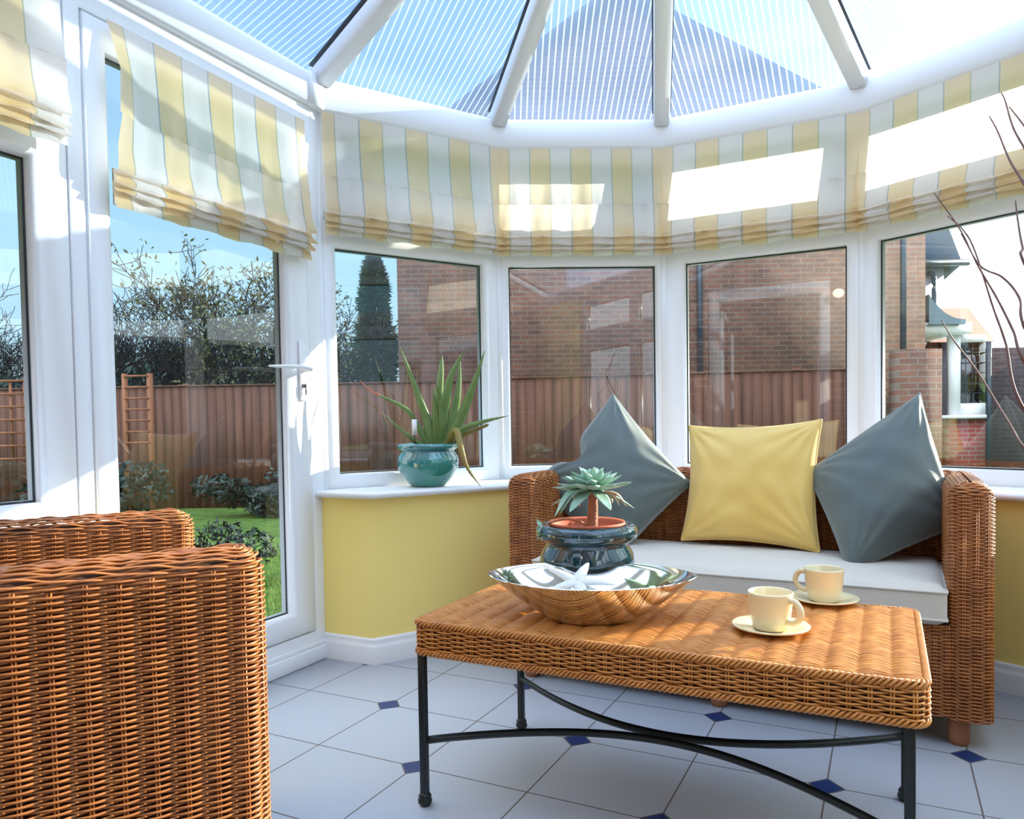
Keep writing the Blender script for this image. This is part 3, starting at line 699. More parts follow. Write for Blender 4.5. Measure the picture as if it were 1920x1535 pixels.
def wicker_seat(name, loc, rz, x0, x1, y0, y1, th, z1, label, cat, m, pitch, dz, r, amp, foot_xy, seat_z=.335, seat_top=.445, q=6, kside=5, rb=.13):
    root = empty(name, loc, rz); tag(root, label, cat)
    V, Rr = u_shape(x0, x1, y0, y1, th, rb=rb)
    shell = wicker_shell(V, Rr, .075, z1, .036, dz, pitch, r, amp, q, kside, maxin=th/2-.004)
    shell.build('wicker_arms_and_back', m, root, smooth=True)
    c = MB(); P = core(V, Rr, .012, 0, 0); c.prism(P, .08, z1-.014); c.build('inner_frame', WCORE, root)
    ap = MB(); a0, a1 = x0+th-.01, x1-th+.01
    weave(ap, [(a0, y0+.012), (a1, y0+.012), (a1, y1-th+.01), (a0, y1-th+.01)], [.005]*4, [(0, z, 0, 0) for z in np.arange(.08, seat_z, dz)], pitch, r, amp, q, kside, (.08, seat_z, r*.9))
    ap.build('seat_apron', m, root, smooth=True)
    b = MB(); b.box((a0, y0+.022, .09), (a1, y1-th, seat_z-.002)); b.build('seat_base', WCORE, root)
    # loose seat cushion with rounded edges
    cu = MB(); ax0, ax1, ay0, ay1 = x0+th+.004, x1-th-.004, y0-.012, y1-th-.004
    nx, ny = 60, 28; X = np.linspace(-1, 1, nx); Y = np.linspace(-1, 1, ny); XX, YY = np.meshgrid(X, Y, indexing='ij')
    ex = np.maximum(0, (np.abs(XX)-1)*((ax1-ax0)/2)+.03)/.03; ey = np.maximum(0, (np.abs(YY)-1)*((ay1-ay0)/2)+.03)/.03
    rr = np.clip(np.sqrt(ex**2+ey**2), 0, 1); h = .018*np.sqrt(1-rr**2)
    crown = .012*(1-XX**2)*(1-YY**2)+.002*np.sin(XX*17)*np.sin(YY*9+1)
    PX = (ax0+ax1)/2+XX*(ax1-ax0)/2; PY = (ay0+ay1)/2+YY*(ay1-ay0)/2
    top = np.stack([PX, PY, seat_top-.018+h+crown*(rr < 1)], -1); bot = np.stack([PX, PY, seat_z+.016-h], -1)
    cu.grid(top, flip=False); cu.grid(bot, flip=True)
    loop = lambda G: np.vstack([G[:, 0], G[-1, 1:], G[-2::-1, -1], G[0, -2:0:-1]])
    lt, lb = loop(top), loop(bot); mid = (lt+lb)/2; cen = mid.mean(0)
    out = mid.copy()
    cu.grid(np.array([lb, lt]), cv=True)
    co = cu.build('seat_cushion', SEATC, root, smooth=True)
    pp = MB()
    for lz in (lt, lb): pp.tube(lz+np.array([0, 0, 0]), .004, 6, closed=True)
    pp.build('piping', SEATC, co, smooth=True)
    for (fx, fy) in foot_xy:
        g = MB(); g.lathe([(0, 0), (.024, 0), (.027, .01), (.028, .05), (.026, .085), (0, .085)], (fx, fy, 0), 20); g.build('foot', WOODL, root, smooth=True)
    return root
sofa = wicker_seat('wicker_sofa', SO.tolist(), math.atan2(-.462, .887), -.075, 1.408, -.045, .565, .105, .722,
    'orange-brown wicker sofa with off-white seat cushion standing along the bay windows', 'sofa', WICK, .030, .0050, .0025, .0032,
    [(0, 0), (.669, 0), (1.33, 0), (.03, .48), (1.30, .48)], seat_top=.446, q=5, kside=4)

# armchair at the left, seen from behind one arm; its arms run along 33 degrees
CH_A = R(33); chx = np.array([math.cos(CH_A), math.sin(CH_A)]); chn = np.array([-chx[1], chx[0]])
NEAR = np.array([-.405, 1.140])     # front outer corner of the near arm
# local frame: x along the front (between arms), y from the front to the back
rzc = math.atan2(chn[1], chn[0])    # local x -> chn (near arm to far arm), local y -> -chx (towards the back)
arm = wicker_seat('wicker_armchair', (*NEAR, 0), rzc, 0, .74, 0, .74, .085, .715,
    'orange-brown wicker armchair at the left edge in front of the glazed door', 'armchair', WICK, .042, .0045, .00195, .0046,
    [(.05, .06), (.69, .06), (.05, .68), (.69, .68)], seat_top=.40, seat_z=.29, q=8, kside=6)

# ------------------------------------------------------------------ coffee table
TA = R(-26.2); TX = np.array([math.cos(TA), math.sin(TA)]); TN = np.array([-TX[1], TX[0]])
T0 = np.array([-.270, 1.722])
table = empty('coffee_table', (*T0, 0), TA); tag(table, 'low coffee table with golden wicker top and curved black iron legs', 'table')
TL, TW, ZB, ZT = 1.066, .555, .368, .446
mb = MB()
weave(mb, [(0, 0), (TL, 0), (TL, TW), (0, TW)], [.03]*4, [(0, z, 0, 0) for z in np.arange(ZB+.012, ZT-.010, .0052)], .036, .0022, .0045, 8, 6, (ZB+.004, ZT-.004, .0022), seed=3)
P, N, c, L = rounded([(0, 0), (TL, 0), (TL, TW), (0, TW)], [.03]*4, 0, .02)
def rope(mb, inset, z, rr, rs, turns_per_m, strands, vs=1.0):
    P, N, c, L = rounded([(0, 0), (TL, 0), (TL, TW), (0, TW)], [.03]*4, inset, .02); m = int(L/.004); Q, M_ = resample(P, N, c, L, m); nt_ = int(L*turns_per_m)
    for s_ in range(strands):
        a = np.arange(m)/m*nt_*2*math.pi+s_*2*math.pi/strands
        G = np.c_[Q+M_*(rr*np.cos(a))[:, None], z+rr*vs*np.sin(a)]; mb.tube(G, rs, 5, closed=True)
rope(mb, .002, ZT-.004, .0065, .0030, 24, 4); rope(mb, .002, ZB+.006, .0065, .0030, 24, 4)
mb.build('wicker_rim', WICK2, table, smooth=True)
mb = MB()   # top: tight strands along the length over broad cross ribs
nx = 300; X = np.linspace(.008, TL-.008, nx); yy = np.arange(.010, TW-.008, .0042); th = np.arange(5)*2*math.pi/5
rgt = np.random.default_rng(5); nb_ = 19
for k, y in enumerate(yy):
    fr = (X/TL*nb_); fph = fr-np.floor(fr)
    hump = .0080*np.sqrt(np.clip(np.sin(fph*math.pi), 0, 1))
    alt = .0008*np.cos(fr*math.pi+k*math.pi)
    ed = np.minimum(1, np.minimum(y, TW-y)/.03)
    cz = ZT-.003+hump*(.4+.6*ed)+alt+rgt.normal(0, .00035)
    cy = y+.0007*np.sin(X*9+k)+rgt.normal(0, .0003)
    C_ = np.c_[X, np.full(nx, 1)*cy, cz]
    G = C_[:, None]+np.stack([np.zeros(5), .0022*np.cos(th), .0022*np.sin(th)], -1)[None]
    mb.grid(G, cv=True)
mb.build('wicker_top', WICK2, table, smooth=True)
mb = MB(); mb.box((.008, .008, ZB+.004), (TL-.008, TW-.008, ZT-.004)); mb.build('inner_frame', WCORE, table)
loc = lambda p: np.array([(np.array(p)-T0)@TX, (np.array(p)-T0)@TN])
FL, BL, BR = loc((-.250, 1.735)), loc((-.021, 2.172)), loc((.890, 1.721)); FRr = FL+(BR-BL)+np.array([.010, 0])
for (x, y) in (FL, BL, BR, FRr):
    g = MB(); g.box((x-.009, y-.009, .016), (x+.009, y+.009, ZB+.02)); lg = g.build('leg', IRON, table, bevel=.003)
    g = MB(); g.lathe([(0, 0), (.012, .001), (.017, .008), (.017, .014), (.013, .018), (.016, .022), (.011, .030), (0, .032)], (x, y, 0), 16); g.build('ball_foot', IRON, lg, smooth=True)
mid = (FL+BR)/2
mid = np.array([(FL[0]+FRr[0])/2, (FL[1]+BL[1])/2])
for (p, q_, s_) in ((FL, FRr, 1), (BL, BR, -1)):
    # flat bars bowing from one end leg towards the middle and out again
    pts = []
    for t in np.linspace(0, 1, 40):
        x = p[0]+(q_[0]-p[0])*t; y0_ = p[1]+(q_[1]-p[1])*t
        y = y0_+(mid[1]-y0_)*(math.sin(math.pi*t)**.9)*.93
        pts.append([x, y, .155])
    g = MB(); g.tube(pts, .010, 4, flat=1.0); g.build('stretcher', IRON, table, smooth=False)

# ------------------------------------------------------------------ cushions
def pillow(name, c4, T, label, m, piping=None, k=.10, back=None, seed=0, wr=.004, group=None, notch=None):
    BLc, BRc, TRc, TLc = [np.array(p, float) for p in c4]
    n = 56; a = np.sin(np.linspace(-1, 1, n)*math.pi/2); A, B = np.meshgrid(a, a, indexing='ij')
    Ap = A*(1-k*(1-B**2)); Bp = B*(1-k*(1-A**2))
    def bil(A_, B_):
        u, v = (A_+1)/2, (B_+1)/2
        return ((1-u)*(1-v))[..., None]*BLc+(u*(1-v))[..., None]*BRc+(u*v)[..., None]*TRc+((1-u)*v)[..., None]*TLc
    base = bil(Ap, Bp)
    if notch:
        na, nb, am, sg_ = notch; base = base-(am*np.exp(-((A-na)**2+(B-nb)**2)/sg_**2))[..., None]*((TLc-BLc)/np.linalg.norm(TLc-BLc))
    nrm = np.cross(BRc-BLc, TLc-BLc); nrm /= np.linalg.norm(nrm)
    rg = np.random.default_rng(seed); e = np.clip((1-A**2)*(1-B**2), 0, 1); h = T*e**.42
    wv = np.zeros_like(A)
    for cx_, cy_ in ((-1, -1), (1, -1), (1, 1), (-1, 1)):
        ang = np.arctan2(B-cy_, A-cx_); dist = np.hypot(A-cx_, B-cy_)
        wv += np.sin(ang*(13+rg.random()*6)+rg.random()*6)*np.exp(-dist*1.4)*np.clip(dist*3, 0, 1)
    wv2 = .6*np.sin(A*4+B*7+rg.random()*5)*np.sin(B*5-A*3+rg.random()*5)
    hf = h+(wr*wv+wr*.5*wv2)*np.clip(e*8, 0, 1); hb = h*.8+(wr*wv2)*np.clip(e*8, 0, 1)
    f = MB(); f.grid(base+nrm*hf[..., None], flip=False, mi=0); f.grid(base-nrm*hb[..., None], flip=True, mi=1)
    root = f.build(name, [m, back or m], None, smooth=True); tag(root, label, 'cushion', group)
    if piping:
        lp = np.vstack([base[:, 0], base[-1, 1:], base[-2::-1, -1], base[0, -2:0:-1]])
        g = MB(); g.tube(lp, .0045, 6, closed=True, up=nrm); g.build('piping', piping, root, smooth=True)
    return root
def sl(u, n, z): return SO+SU*u+SN*n+np.array([0, 0, z])
pillow('cushion', [sl(.455, .345, .468), sl(.935, .335, .455), sl(.93, .47, .905), sl(.455, .47, .890)], .085,
       'square yellow silk cushion propped upright in the middle of the wicker sofa', YELC, piping=YELC, k=.085, back=CREAMC, seed=2, wr=.006)
# grey cushions stand on a corner: corners given as bottom, right, top, left
pillow('cushion', [at(1140, 1070, 2.70), at(1296, 906, 2.80), at(1150, 740, 2.96), at(1010, 900, 2.86)], .105,
       'grey-green velvet cushion standing on its corner at the left end of the sofa', GREYC, piping=PIPE, k=.055, seed=4, wr=.007, notch=(-.25, .98, .075, .20))
pillow('cushion', [at(1592, 1075, 2.32), at(1800, 985, 2.36), at(1724, 738, 2.52), at(1512, 886, 2.62)], .115,
       'grey-green velvet cushion leaning in the right corner of the sofa', GREYC, piping=PIPE, k=.045, seed=9, wr=.006)

# ------------------------------------------------------------------ cups and saucers
def cup_set(x, y, hang, lab, slab):
    s_ = MB(); z0 = ZT+.004
    s_.lathe([(0, 0), (.030, 0), (.034, .003), (.060, .009), (.079, .014), (.081, .017), (.078, .018), (.058, .013), (.040, .008), (.030, .006), (0, .006)], (0, 0, 0), 48)
    so_ = s_.build('saucer', CERAM, None, smooth=True, loc=(x, y, z0)); tag(so_, 'cream saucer under the '+slab, 'saucer', 'cream saucers on the wicker table')
    root = empty('coffee_cup', (x, y, z0+.0065), hang); tag(root, lab, 'cup', 'cream cups on the wicker table')
    c = MB(); c.lathe([(0, 0), (.030, 0), (.036, .004), (.0405, .020), (.044, .045), (.0465, .075), (.0475, .080), (.0455, .082), (.0435, .079), (.041, .045), (.037, .018), (.030, .008), (0, .007)], (0, 0, 0), 48)
    c.build('cup_bowl', CERAM, root, smooth=True)
    hp_ = spline([(.040, 0, .066), (.058, 0, .068), (.070, 0, .055), (.071, 0, .038), (.058, 0, .024), (.038, 0, .022)], 26)
    g = MB(); g.tube(hp_, .0068, 8, flat=1.0, up=np.array([0, 1.0, 0])); g.build('handle', CERAM, root, smooth=True)
    return root
cup_set(.523, 1.572, R(-52), 'cream coffee cup nearer the camera, its handle turned to the right', 'cup nearer the front edge of the wicker table')
cup_set(.737, 1.815, R(138), 'cream coffee cup further back near the sofa, its handle turned away', 'cup further back, near the sofa seat')

# ------------------------------------------------------------------ silver bowl with starfish
BC = np.array([.150, 1.715]); BA = R(-9)
def bowl_surf(off):
    n_t, n_r = 96, 26; th = np.linspace(0, 2*math.pi, n_t, endpoint=False); rr = np.linspace(0, 1, n_r); G = []
    for r_ in rr:
        row = []
        for t in th:
            c_, s_ = math.cos(t), math.sin(t)
            rx, ry = .244*c_, .166*math.copysign(abs(s_)**1.25, s_)
            bx, by = .062*c_-.012, .046*s_-.035
            w_ = r_**1.0
            x = bx+(rx-bx)*w_ if r_ > .25 else bx*(r_/.25)*1.0
            if r_ > .25:
                w_ = (r_-.25)/.75; x = bx+(rx-bx)*w_; y = by+(ry-by)*w_
                ex = 1.25+.75*math.exp(-((t-5.65)/.38)**2)+.45*math.exp(-((t-2.6)/.5)**2)
                z = .098*(w_**ex)
                rim = .002*abs(c_)**6
                z += rim*w_
            else:
                y = by*(r_/.25); x = bx*(r_/.25); z = 0
            row.append([x, y, z])
        G.append(row)
    G = np.array(G); G[..., 2] += off; return G
root = empty('silver_bowl', (*BC, ZT+.006), BA); tag(root, 'polished silver boat-shaped bowl on the wicker table', 'bowl')
f = MB(); o_, i_ = bowl_surf(0), bowl_surf(.004); i_[-1] = o_[-1]+np.array([0, 0, .0015]); i_[..., :2] *= .992
f.grid(o_, cv=True); f.grid(i_, cv=True, flip=True); f.grid(np.array([o_[-1], i_[-1]]), cv=True)
f.build('bowl_body', CHROME, root, smooth=True)
# starfish: five tapering arms
f = MB(); cen = np.array([-.030, -.030, .086])
Rm = Matrix.Rotation(R(22), 3, 'X') @ Matrix.Rotation(R(6), 3, 'Y')
for k in range(5):
    a = R(76+72*k); n_ = 14; t = np.linspace(0, 1, n_); Lr = .088
    P = np.c_[np.cos(a)*t*Lr, np.sin(a)*t*Lr, .004*np.sin(t*3)]; rad = .017*(1-t)**.7+.002
    P = np.array([np.array(Rm @ Vector(p))+cen for p in P]); f.tube(P, rad, 8, flat=.55)
st = f.build('starfish', STAR, None, smooth=True); st.location = (*BC, ZT+.006); st.rotation_euler = (0, 0, BA); tag(st, 'white starfish lying in the polished silver bowl', 'starfish')

# ------------------------------------------------------------------ succulent pot
PX, PY = .165, 1.985
root = empty('glazed_planter', (PX, PY, ZT+.003)); tag(root, 'dark blue-green glazed squat planter behind the silver bowl', 'pot')
f = MB(); f.lathe([(0, 0), (.085, 0), (.095, .006), (.112, .030), (.125, .060), (.128, .085), (.124, .108), (.112, .128), (.110, .136), (.120, .142), (.134, .152), (.138, .166), (.133, .180), (.122, .187), (.112, .184), (.106, .172), (.106, .150), (0, .145)], k=64)
f.build('pot_body', NAVYP, root, smooth=True)
f = MB(); f.lathe([(0, .146), (.080, .146), (.094, .186), (.103, .192), (.104, .186), (.100, .180), (.096, .186), (.088, .170), (0, .165)], k=48)
f.build('inner_pot', TERRA, root, smooth=True)
f = MB(); f.lathe([(0, .176), (.04, .175), (.090, .168)], k=30); f.build('compost', SOIL, root, smooth=True)
sroot = empty('succulent', (PX+.012, PY, ZT+.003+.166)); tag(sroot, 'pale green echeveria rosette on a bare stem in the dark blue-green planter', 'plant')
f = MB(); sp_ = spline([(0, 0, 0), (.004, 0, .03), (.006, 0, .075), (.004, .0, .118)], 16); f.tube(sp_, np.linspace(.017, .011, 16), 10); f.build('stem', ECHS, sroot, smooth=True)
def fleshy(P, wid, thick, k=8, n=14, up=None):
    """leaf along spline P with lens cross-section"""
    Q = spline(P, n); t = np.linspace(0, 1, n)
    wd = wid*(np.sin(np.clip(t*.86+.14, 0, 1)*math.pi)**.75*.95+.05*(1-t)); wd[-1] = wid*.04
    T = np.gradient(Q, axis=0); T /= np.linalg.norm(T, axis=1)[:, None]
    u = np.array([0, 0, 1.0]) if up is None else up
    A_ = np.cross(T, u); A_ /= np.linalg.norm(A_, axis=1)[:, None]+1e-9; B_ = np.cross(A_, T)
    th = np.arange(k)*2*math.pi/k
    return Q[:, None]+A_[:, None]*(wd[:, None]*np.cos(th)[None])[..., None]+B_[:, None]*((wd*thick/wid)[:, None]*(np.sin(th)[None])-(.35*wd[:, None]*np.cos(th)[None]**2*-1))[..., None]
nlf = 0
for ring, (cnt_, el, Lf, wf, z0_) in enumerate([(4, 72, .026, .011, .130), (6, 50, .040, .014, .127), (8, 30, .056, .017, .123), (9, 14, .074, .019, .118), (11, 2, .090, .020, .113), (6, -14, .098, .019, .109)]):
    for k in range(cnt_):
        a = 2*math.pi*k/cnt_+ring*.6; e_ = R(el+random.uniform(-6, 6)); L_ = Lf*random.uniform(1.02, 1.2)
        d = np.array([math.cos(a)*math.cos(e_), math.sin(a)*math.cos(e_), math.sin(e_)]); b0 = np.array([.004+.006*math.cos(a), .006*math.sin(a), z0_])
        cv = np.array([0, 0, -.012 if el < 0 else .010]); pts = [b0, b0+d*L_*.5+cv*.2, b0+d*L_+cv]
        f = MB(); G = fleshy(pts, wf, wf*.22); f.grid(G, cv=True, flip=True); f.build('leaf', ECH, sroot, smooth=True)
for a, L_ in ((200, .045), (230, .05), (-10, .095), (-24, .10), (-35, .09), (170, .05)):
    a = R(a); pts = [(.0, 0, .102), (math.cos(a)*L_*.7, math.sin(a)*L_*.5, .100), (math.cos(a)*L_, math.sin(a)*L_*.7, .068)]
    f = MB(); G = fleshy(np.array(pts), .010, .0015); f.grid(G, cv=True, flip=True); tag(f.build('leaf', ECHD, sroot, smooth=True), 'withered pinkish leaf')
for dx_, dz_ in ((-.100, .045), (-.086, .052)):
    f = MB(); G = fleshy(np.array([(0, 0, .108), (dx_*.55, -.03, .105), (dx_, -.05, dz_)]), .017, .004); f.grid(G, cv=True, flip=True); f.build('leaf', ECH, sroot, smooth=True)
f = MB(); tr = spline([(-.01, -.01, .012), (-.03, -.03, .028), (-.07, -.03, .036), (-.115, -.03, .026), (-.128, -.03, .012)], 20); f.tube(tr, .0035, 6); f.build('runner', ECHS, sroot, smooth=True)
for k in range(8):
    a = 2*math.pi*k/8; f = MB(); c0 = np.array([-.132, -.03, .010]); d = np.array([-.35, math.cos(a), math.sin(a)]); d /= np.linalg.norm(d)
    G = fleshy(np.array([c0, c0+d*.014, c0+d*.030+np.array([-.006, 0, 0])]), .010, .003, up=np.array([1.0, 0, 0])); f.grid(G, cv=True, flip=True); f.build('leaf', ECH, sroot, smooth=True)

# ------------------------------------------------------------------ aloe in teal pot on the sill
AX, AY = -.395, 3.020
root = empty('teal_planter', (AX, AY, .6615)); tag(root, 'shiny teal glazed pot on the white sill left of the sofa', 'pot')
f = MB(); f.lathe([(0, 0), (.068, 0), (.074, .004), (.100, .032), (.120, .065), (.127, .098), (.122, .122), (.110, .138), (.108, .146), (.118, .150), (.125, .158), (.125, .168), (.117, .174), (.108, .172), (.104, .160), (.104, .14), (0, .135)], k=64)
f.build('pot_body', TEALP, root, smooth=True)
f = MB(); f.lathe([(0, .160), (.05, .159), (.105, .152)], k=30); f.build('compost', SOIL, root, smooth=True)
al = empty('aloe_plant', (AX, AY, .6615+.157)); tag(al, 'spiky green aloe with long toothed leaves in the teal pot', 'plant')
base_y = AY
def aloe_leaf(pix, wid, m=ALOE, dy=0.0, tip=None, dys=None):
    """pix: leaf midline, traced from base to tip"""
    n = len(pix); P = []
    for i, (x, y) in enumerate(pix):
        P.append(at(x, y, base_y+dy*(i/(n-1)) if dys is None else base_y+dys[i]))
    P = np.array(P)-np.array([AX, AY, .6615+.157]); Q = spline(P, 30); t = np.linspace(0, 1, 30)
    wd = 1.6*wid*(1-t)**.8*(1+.25*np.sin(t*math.pi))+.0006
    T = np.gradient(Q, axis=0); T /= np.linalg.norm(T, axis=1)[:, None]; view = np.array([.1, 1.0, 0]); A_ = np.cross(T, view); A_ /= np.linalg.norm(A_, axis=1)[:, None]; B_ = np.cross(A_, T)
    th = np.arange(10)*2*math.pi/10
    G = Q[:, None]+A_[:, None]*(wd[:, None]*np.cos(th)[None])[..., None]+B_[:, None]*(wd[:, None]*(.35*np.sin(th)[None]+.4*np.cos(th)[None]**2))[..., None]
    f = MB(); f.grid(G, cv=True, flip=True)
    for s_ in (-1, 1):      # marginal teeth
        for j in range(2, 26):
            p = Q[j]+A_[j]*s_*wd[j]*.96+B_[j]*wd[j]*.38; d = A_[j]*s_*.0042+T[j]*.002; f.add([p-T[j]*.0022, p+T[j]*.0022, p+d, p+B_[j]*.001], T=[[0, 1, 2], [0, 2, 3], [1, 3, 2]])
    o = f.build('leaf', m, al, smooth=True)
    if tip is not None: tag(o, tip)
    return o
aloe_leaf([(808, 838), (800, 790), (778, 725), (750, 650)], .0135, dy=-.04)
aloe_leaf([(812, 838), (818, 780), (826, 700), (829, 665)], .0145, dy=.03)
aloe_leaf([(822, 838), (832, 770), (845, 705), (872, 655)], .0155, dy=-.02)
aloe_leaf([(830, 838), (850, 780), (860, 720), (862, 664)], .0125, dy=.03)
aloe_leaf([(832, 838), (862, 785), (888, 720), (909, 656)], .0150, dy=-.05)
aloe_leaf([(816, 838), (817, 800), (815, 760), (811, 728)], .0105, dy=-.06)
aloe_leaf([(822, 838), (826, 790), (824, 745), (818, 718)], .0095, dy=-.07)
aloe_leaf([(802, 838), (786, 804), (768, 774), (750, 760), (722, 746), (700, 735)], .0072, dy=-.05, tip='long thin leaf arching out to the left')
f = MB(); f.tube(spline([at(712, 741, base_y-.045)-np.array([AX, AY, .8185]), at(692, 730, base_y-.05)-np.array([AX, AY, .8185]), at(674, 712, base_y-.05)-np.array([AX, AY, .8185])], 10), np.linspace(.0035, .001, 10), 6); tag(f.build('leaf_tip', ALOET, al, smooth=True), 'dry reddish leaf tip')
aloe_leaf([(795, 838), (783, 830), (770, 820), (745, 800), (722, 778)], .0065, dy=-.05)
aloe_leaf([(836, 835), (862, 808), (900, 792), (954, 779)], .0100, dy=-.10)
aloe_leaf([(840, 832), (870, 815), (905, 800), (918, 795)], .0065, m=ALOEB, dy=-.06)
aloe_leaf([(840, 836), (850, 812), (857, 812), (866, 848), (878, 880), (902, 913)], .0105, m=ALOEB, dys=[-.02, -.07, -.10, -.14, -.155, -.165], tip='yellowing leaf bent down over the pot rim')
f = MB(); p0 = at(778, 833, base_y-.05); p1 = at(776, 768, base_y-.05); f.tube([p0, p1], .0018, 6)
st_ = f.build('plant_label_stick', TWIG, None); tag(st_, 'thin stick with a white paper label pushed into the teal pot', 'plant label')
f = MB(); c_ = at(777, 800, base_y-.052); f.box((c_[0]-.010, c_[1]-.002, c_[2]-.034), (c_[0]+.010, c_[1]-.001, c_[2]+.030)); f.build('paper_label', LABELW, st_)

# ------------------------------------------------------------------ bare twigs in a tall vase to the right
vx, vy = 1.10, 1.16
vroot = empty('tall_vase', (vx, vy, 0)); tag(vroot, 'tall grey floor vase holding the bare twigs, just outside the right edge', 'vase')
f = MB(); f.lathe([(0, 0), (.09, 0), (.10, .02), (.12, .25), (.09, .45), (.06, .55), (.07, .60), (.062, .60), (.05, .55), (.08, .44), (0, .05)], k=32); f.build('vase_body', mat('grey_stoneware', (.18, .17, .16), .6), vroot, smooth=True)
def twig(pix, Ys, r0=.0036, r1=.0010):
    P = [at(x, y, Y) for (x, y), Y in zip(pix, Ys)]; b_ = np.array([vx, vy, .58]); m_ = b_*.45+P[0]*.55+np.array([.03, 0, -.03]); P = [np.array([vx, vy, .30]), b_, m_]+P
    Q = spline(np.array(P), 60); f = MB(); f.tube(Q-np.array([vx, vy, 0]), np.linspace(r0, r1, 60)*(1+.06*np.sin(np.arange(60)*1.7)), 6)
    return f
TW = [([(1925, 775), (1885, 640), (1862, 575), (1828, 470), (1805, 430), (1777, 405)], [1.25, 1.32, 1.36, 1.42, 1.45, 1.48]),
      ([(1935, 700), (1900, 620), (1870, 560), (1835, 500), (1800, 430), (1752, 362)], [1.2, 1.25, 1.3, 1.35, 1.4, 1.45]),
      ([(1935, 640), (1912, 560), (1880, 520), (1838, 498), (1800, 440)][0:4]+[(1802, 438)], [1.2, 1.25, 1.3, 1.34, 1.4]),
      ([(1940, 860), (1890, 790), (1835, 700), (1790, 640), (1765, 600)], [1.25, 1.35, 1.45, 1.5, 1.52]),
      ([(1960, 420), (1920, 345), (1893, 300), (1870, 245), (1855, 218)], [1.15, 1.2, 1.25, 1.3, 1.32]),
      ([(1965, 360), (1925, 285), (1900, 240), (1885, 190), (1877, 173)], [1.15, 1.2, 1.25, 1.3, 1.32]),
      ([(1960, 330), (1935, 260), (1912, 225), (1892, 200)], [1.15, 1.2, 1.25, 1.3]),
      ([(1935, 520), (1917, 462), (1908, 410), (1904, 376)], [1.1, 1.15, 1.2, 1.22])]
TWL = ['brown twig in the far right window, its tip just below the blind, second from left',
       'long brown twig whose tip reaches onto the lower folds of the far right blind',
       'brown twig forking off beside two longer twigs in the far right window pane',
       'lowest brown twig, slanting down to the right across the bay-window house',
       'thick brown twig in front of the far right blind, its tip leftmost there',
       'brown twig with the highest tip, in front of the far right blind',
       'short brown twig at the upper right edge, just right of the highest tip',
       'nearly upright brown twig at the right edge, just below the far right blind']
for k, (pix, Ys) in enumerate(TW):
    tw = twig(pix, Ys).build('twig', TWIG, None, smooth=True); tw.location = (vx, vy, 0)
    tag(tw, TWL[k], 'twig', 'bare twigs at the right edge')

# ------------------------------------------------------------------ garden
def grass_mat():
    m, N, L, P = nodes('lawn_grass'); P.inputs['Roughness'].default_value = 0.9
    tc = N.new('ShaderNodeTexCoord'); n = N.new('ShaderNodeTexNoise'); n.inputs['Scale'].default_value = 9; n.inputs['Detail'].default_value = 8
    L.new(tc.outputs['Object'], n.inputs['Vector']); cr = N.new('ShaderNodeValToRGB')
    cr.color_ramp.elements[0].position = .35; cr.color_ramp.elements[1].position = .65
    cr.color_ramp.elements[0].color = (0.03, 0.085, 0.008, 1); cr.color_ramp.elements[1].color = (0.085, 0.165, 0.018, 1)
    L.new(n.outputs['Fac'], cr.inputs[0]); L.new(cr.outputs[0], P.inputs['Base Color']); return m
GRASS = grass_mat(); BLADE = mat('grass_blade', (0.12, 0.24, 0.025), .7, var=(0.05, 0.13, 0.012), vscale=4, trans=.2)
f = MB(); f.box((-40, -25, Z_GR-.3), (40, 60, Z_GR)); tag(f.build('floor_garden', GRASS), kind='structure')
n_b = 26000
bx = rng.uniform(-4.2, -.95, n_b); by = rng.uniform(1.6, 6.5, n_b)
k_ = ((bx-H0[0])*SEG[0].n[0]+(by-H0[1])*SEG[0].n[1]) > .25; bx, by = bx[k_], by[k_]; n_b = len(bx)
hh = rng.uniform(.02, .045, n_b); aa = rng.uniform(0, 6.28, n_b); lx = rng.normal(0, .012, n_b); ly = rng.normal(0, .012, n_b)
V = np.zeros((n_b, 3, 3)); V[:, 0] = np.c_[bx-np.cos(aa)*.003, by-np.sin(aa)*.003, np.full(n_b, Z_GR)]; V[:, 1] = np.c_[bx+np.cos(aa)*.003, by+np.sin(aa)*.003, np.full(n_b, Z_GR)]
V[:, 2] = np.c_[bx+lx, by+ly, Z_GR+hh]
f = MB(); f.add(V.reshape(-1, 3), T=np.arange(n_b*3).reshape(-1, 3)); tag(f.build('grass', BLADE), 'short bright green lawn grass just outside the glazed door', 'grass', kind='stuff')

def fence(P, Q, ztop, label):
    P = np.array(P, float); Q = np.array(Q, float); L_ = np.hypot(*(Q-P)); e = (Q-P)/L_; root = empty('board_fence', (*P, 0), math.atan2(e[1], e[0])); tag(root, label, 'fence', 'brown board fences round the garden')
    f = MB(); x = 0
    while x < L_:
        f.box((x, random.uniform(0, .006), Z_GR), (x+.118, .02, ztop+random.uniform(-.006, .006))); x += .122
    f.build('fence_boards', FENCE, root)
    f = MB(); f.box((0, .025, Z_GR), (L_, .06, Z_GR+.14)); f.box((0, .022, 1.0), (L_, .07, 1.08)); f.box((-.0, -.01, ztop+.006), (L_, .04, ztop+.03)); f.build('fence_rails', FENCE, root)
    x = 0
    while x < L_-.2:
        f = MB(); f.box((x, .03, Z_GR), (x+.09, .12, ztop+.05)); f.build('fence_post', FENCE, root); x += 1.83
fence((-12, 10.3), (-.3, 10.0), 1.50, 'brown close-board fence behind the lawn, seen through the door')
fence((-.2, 10.0), (4.45, 9.15), 1.53, 'brown close-board fence behind the bay, in front of the brick gable')

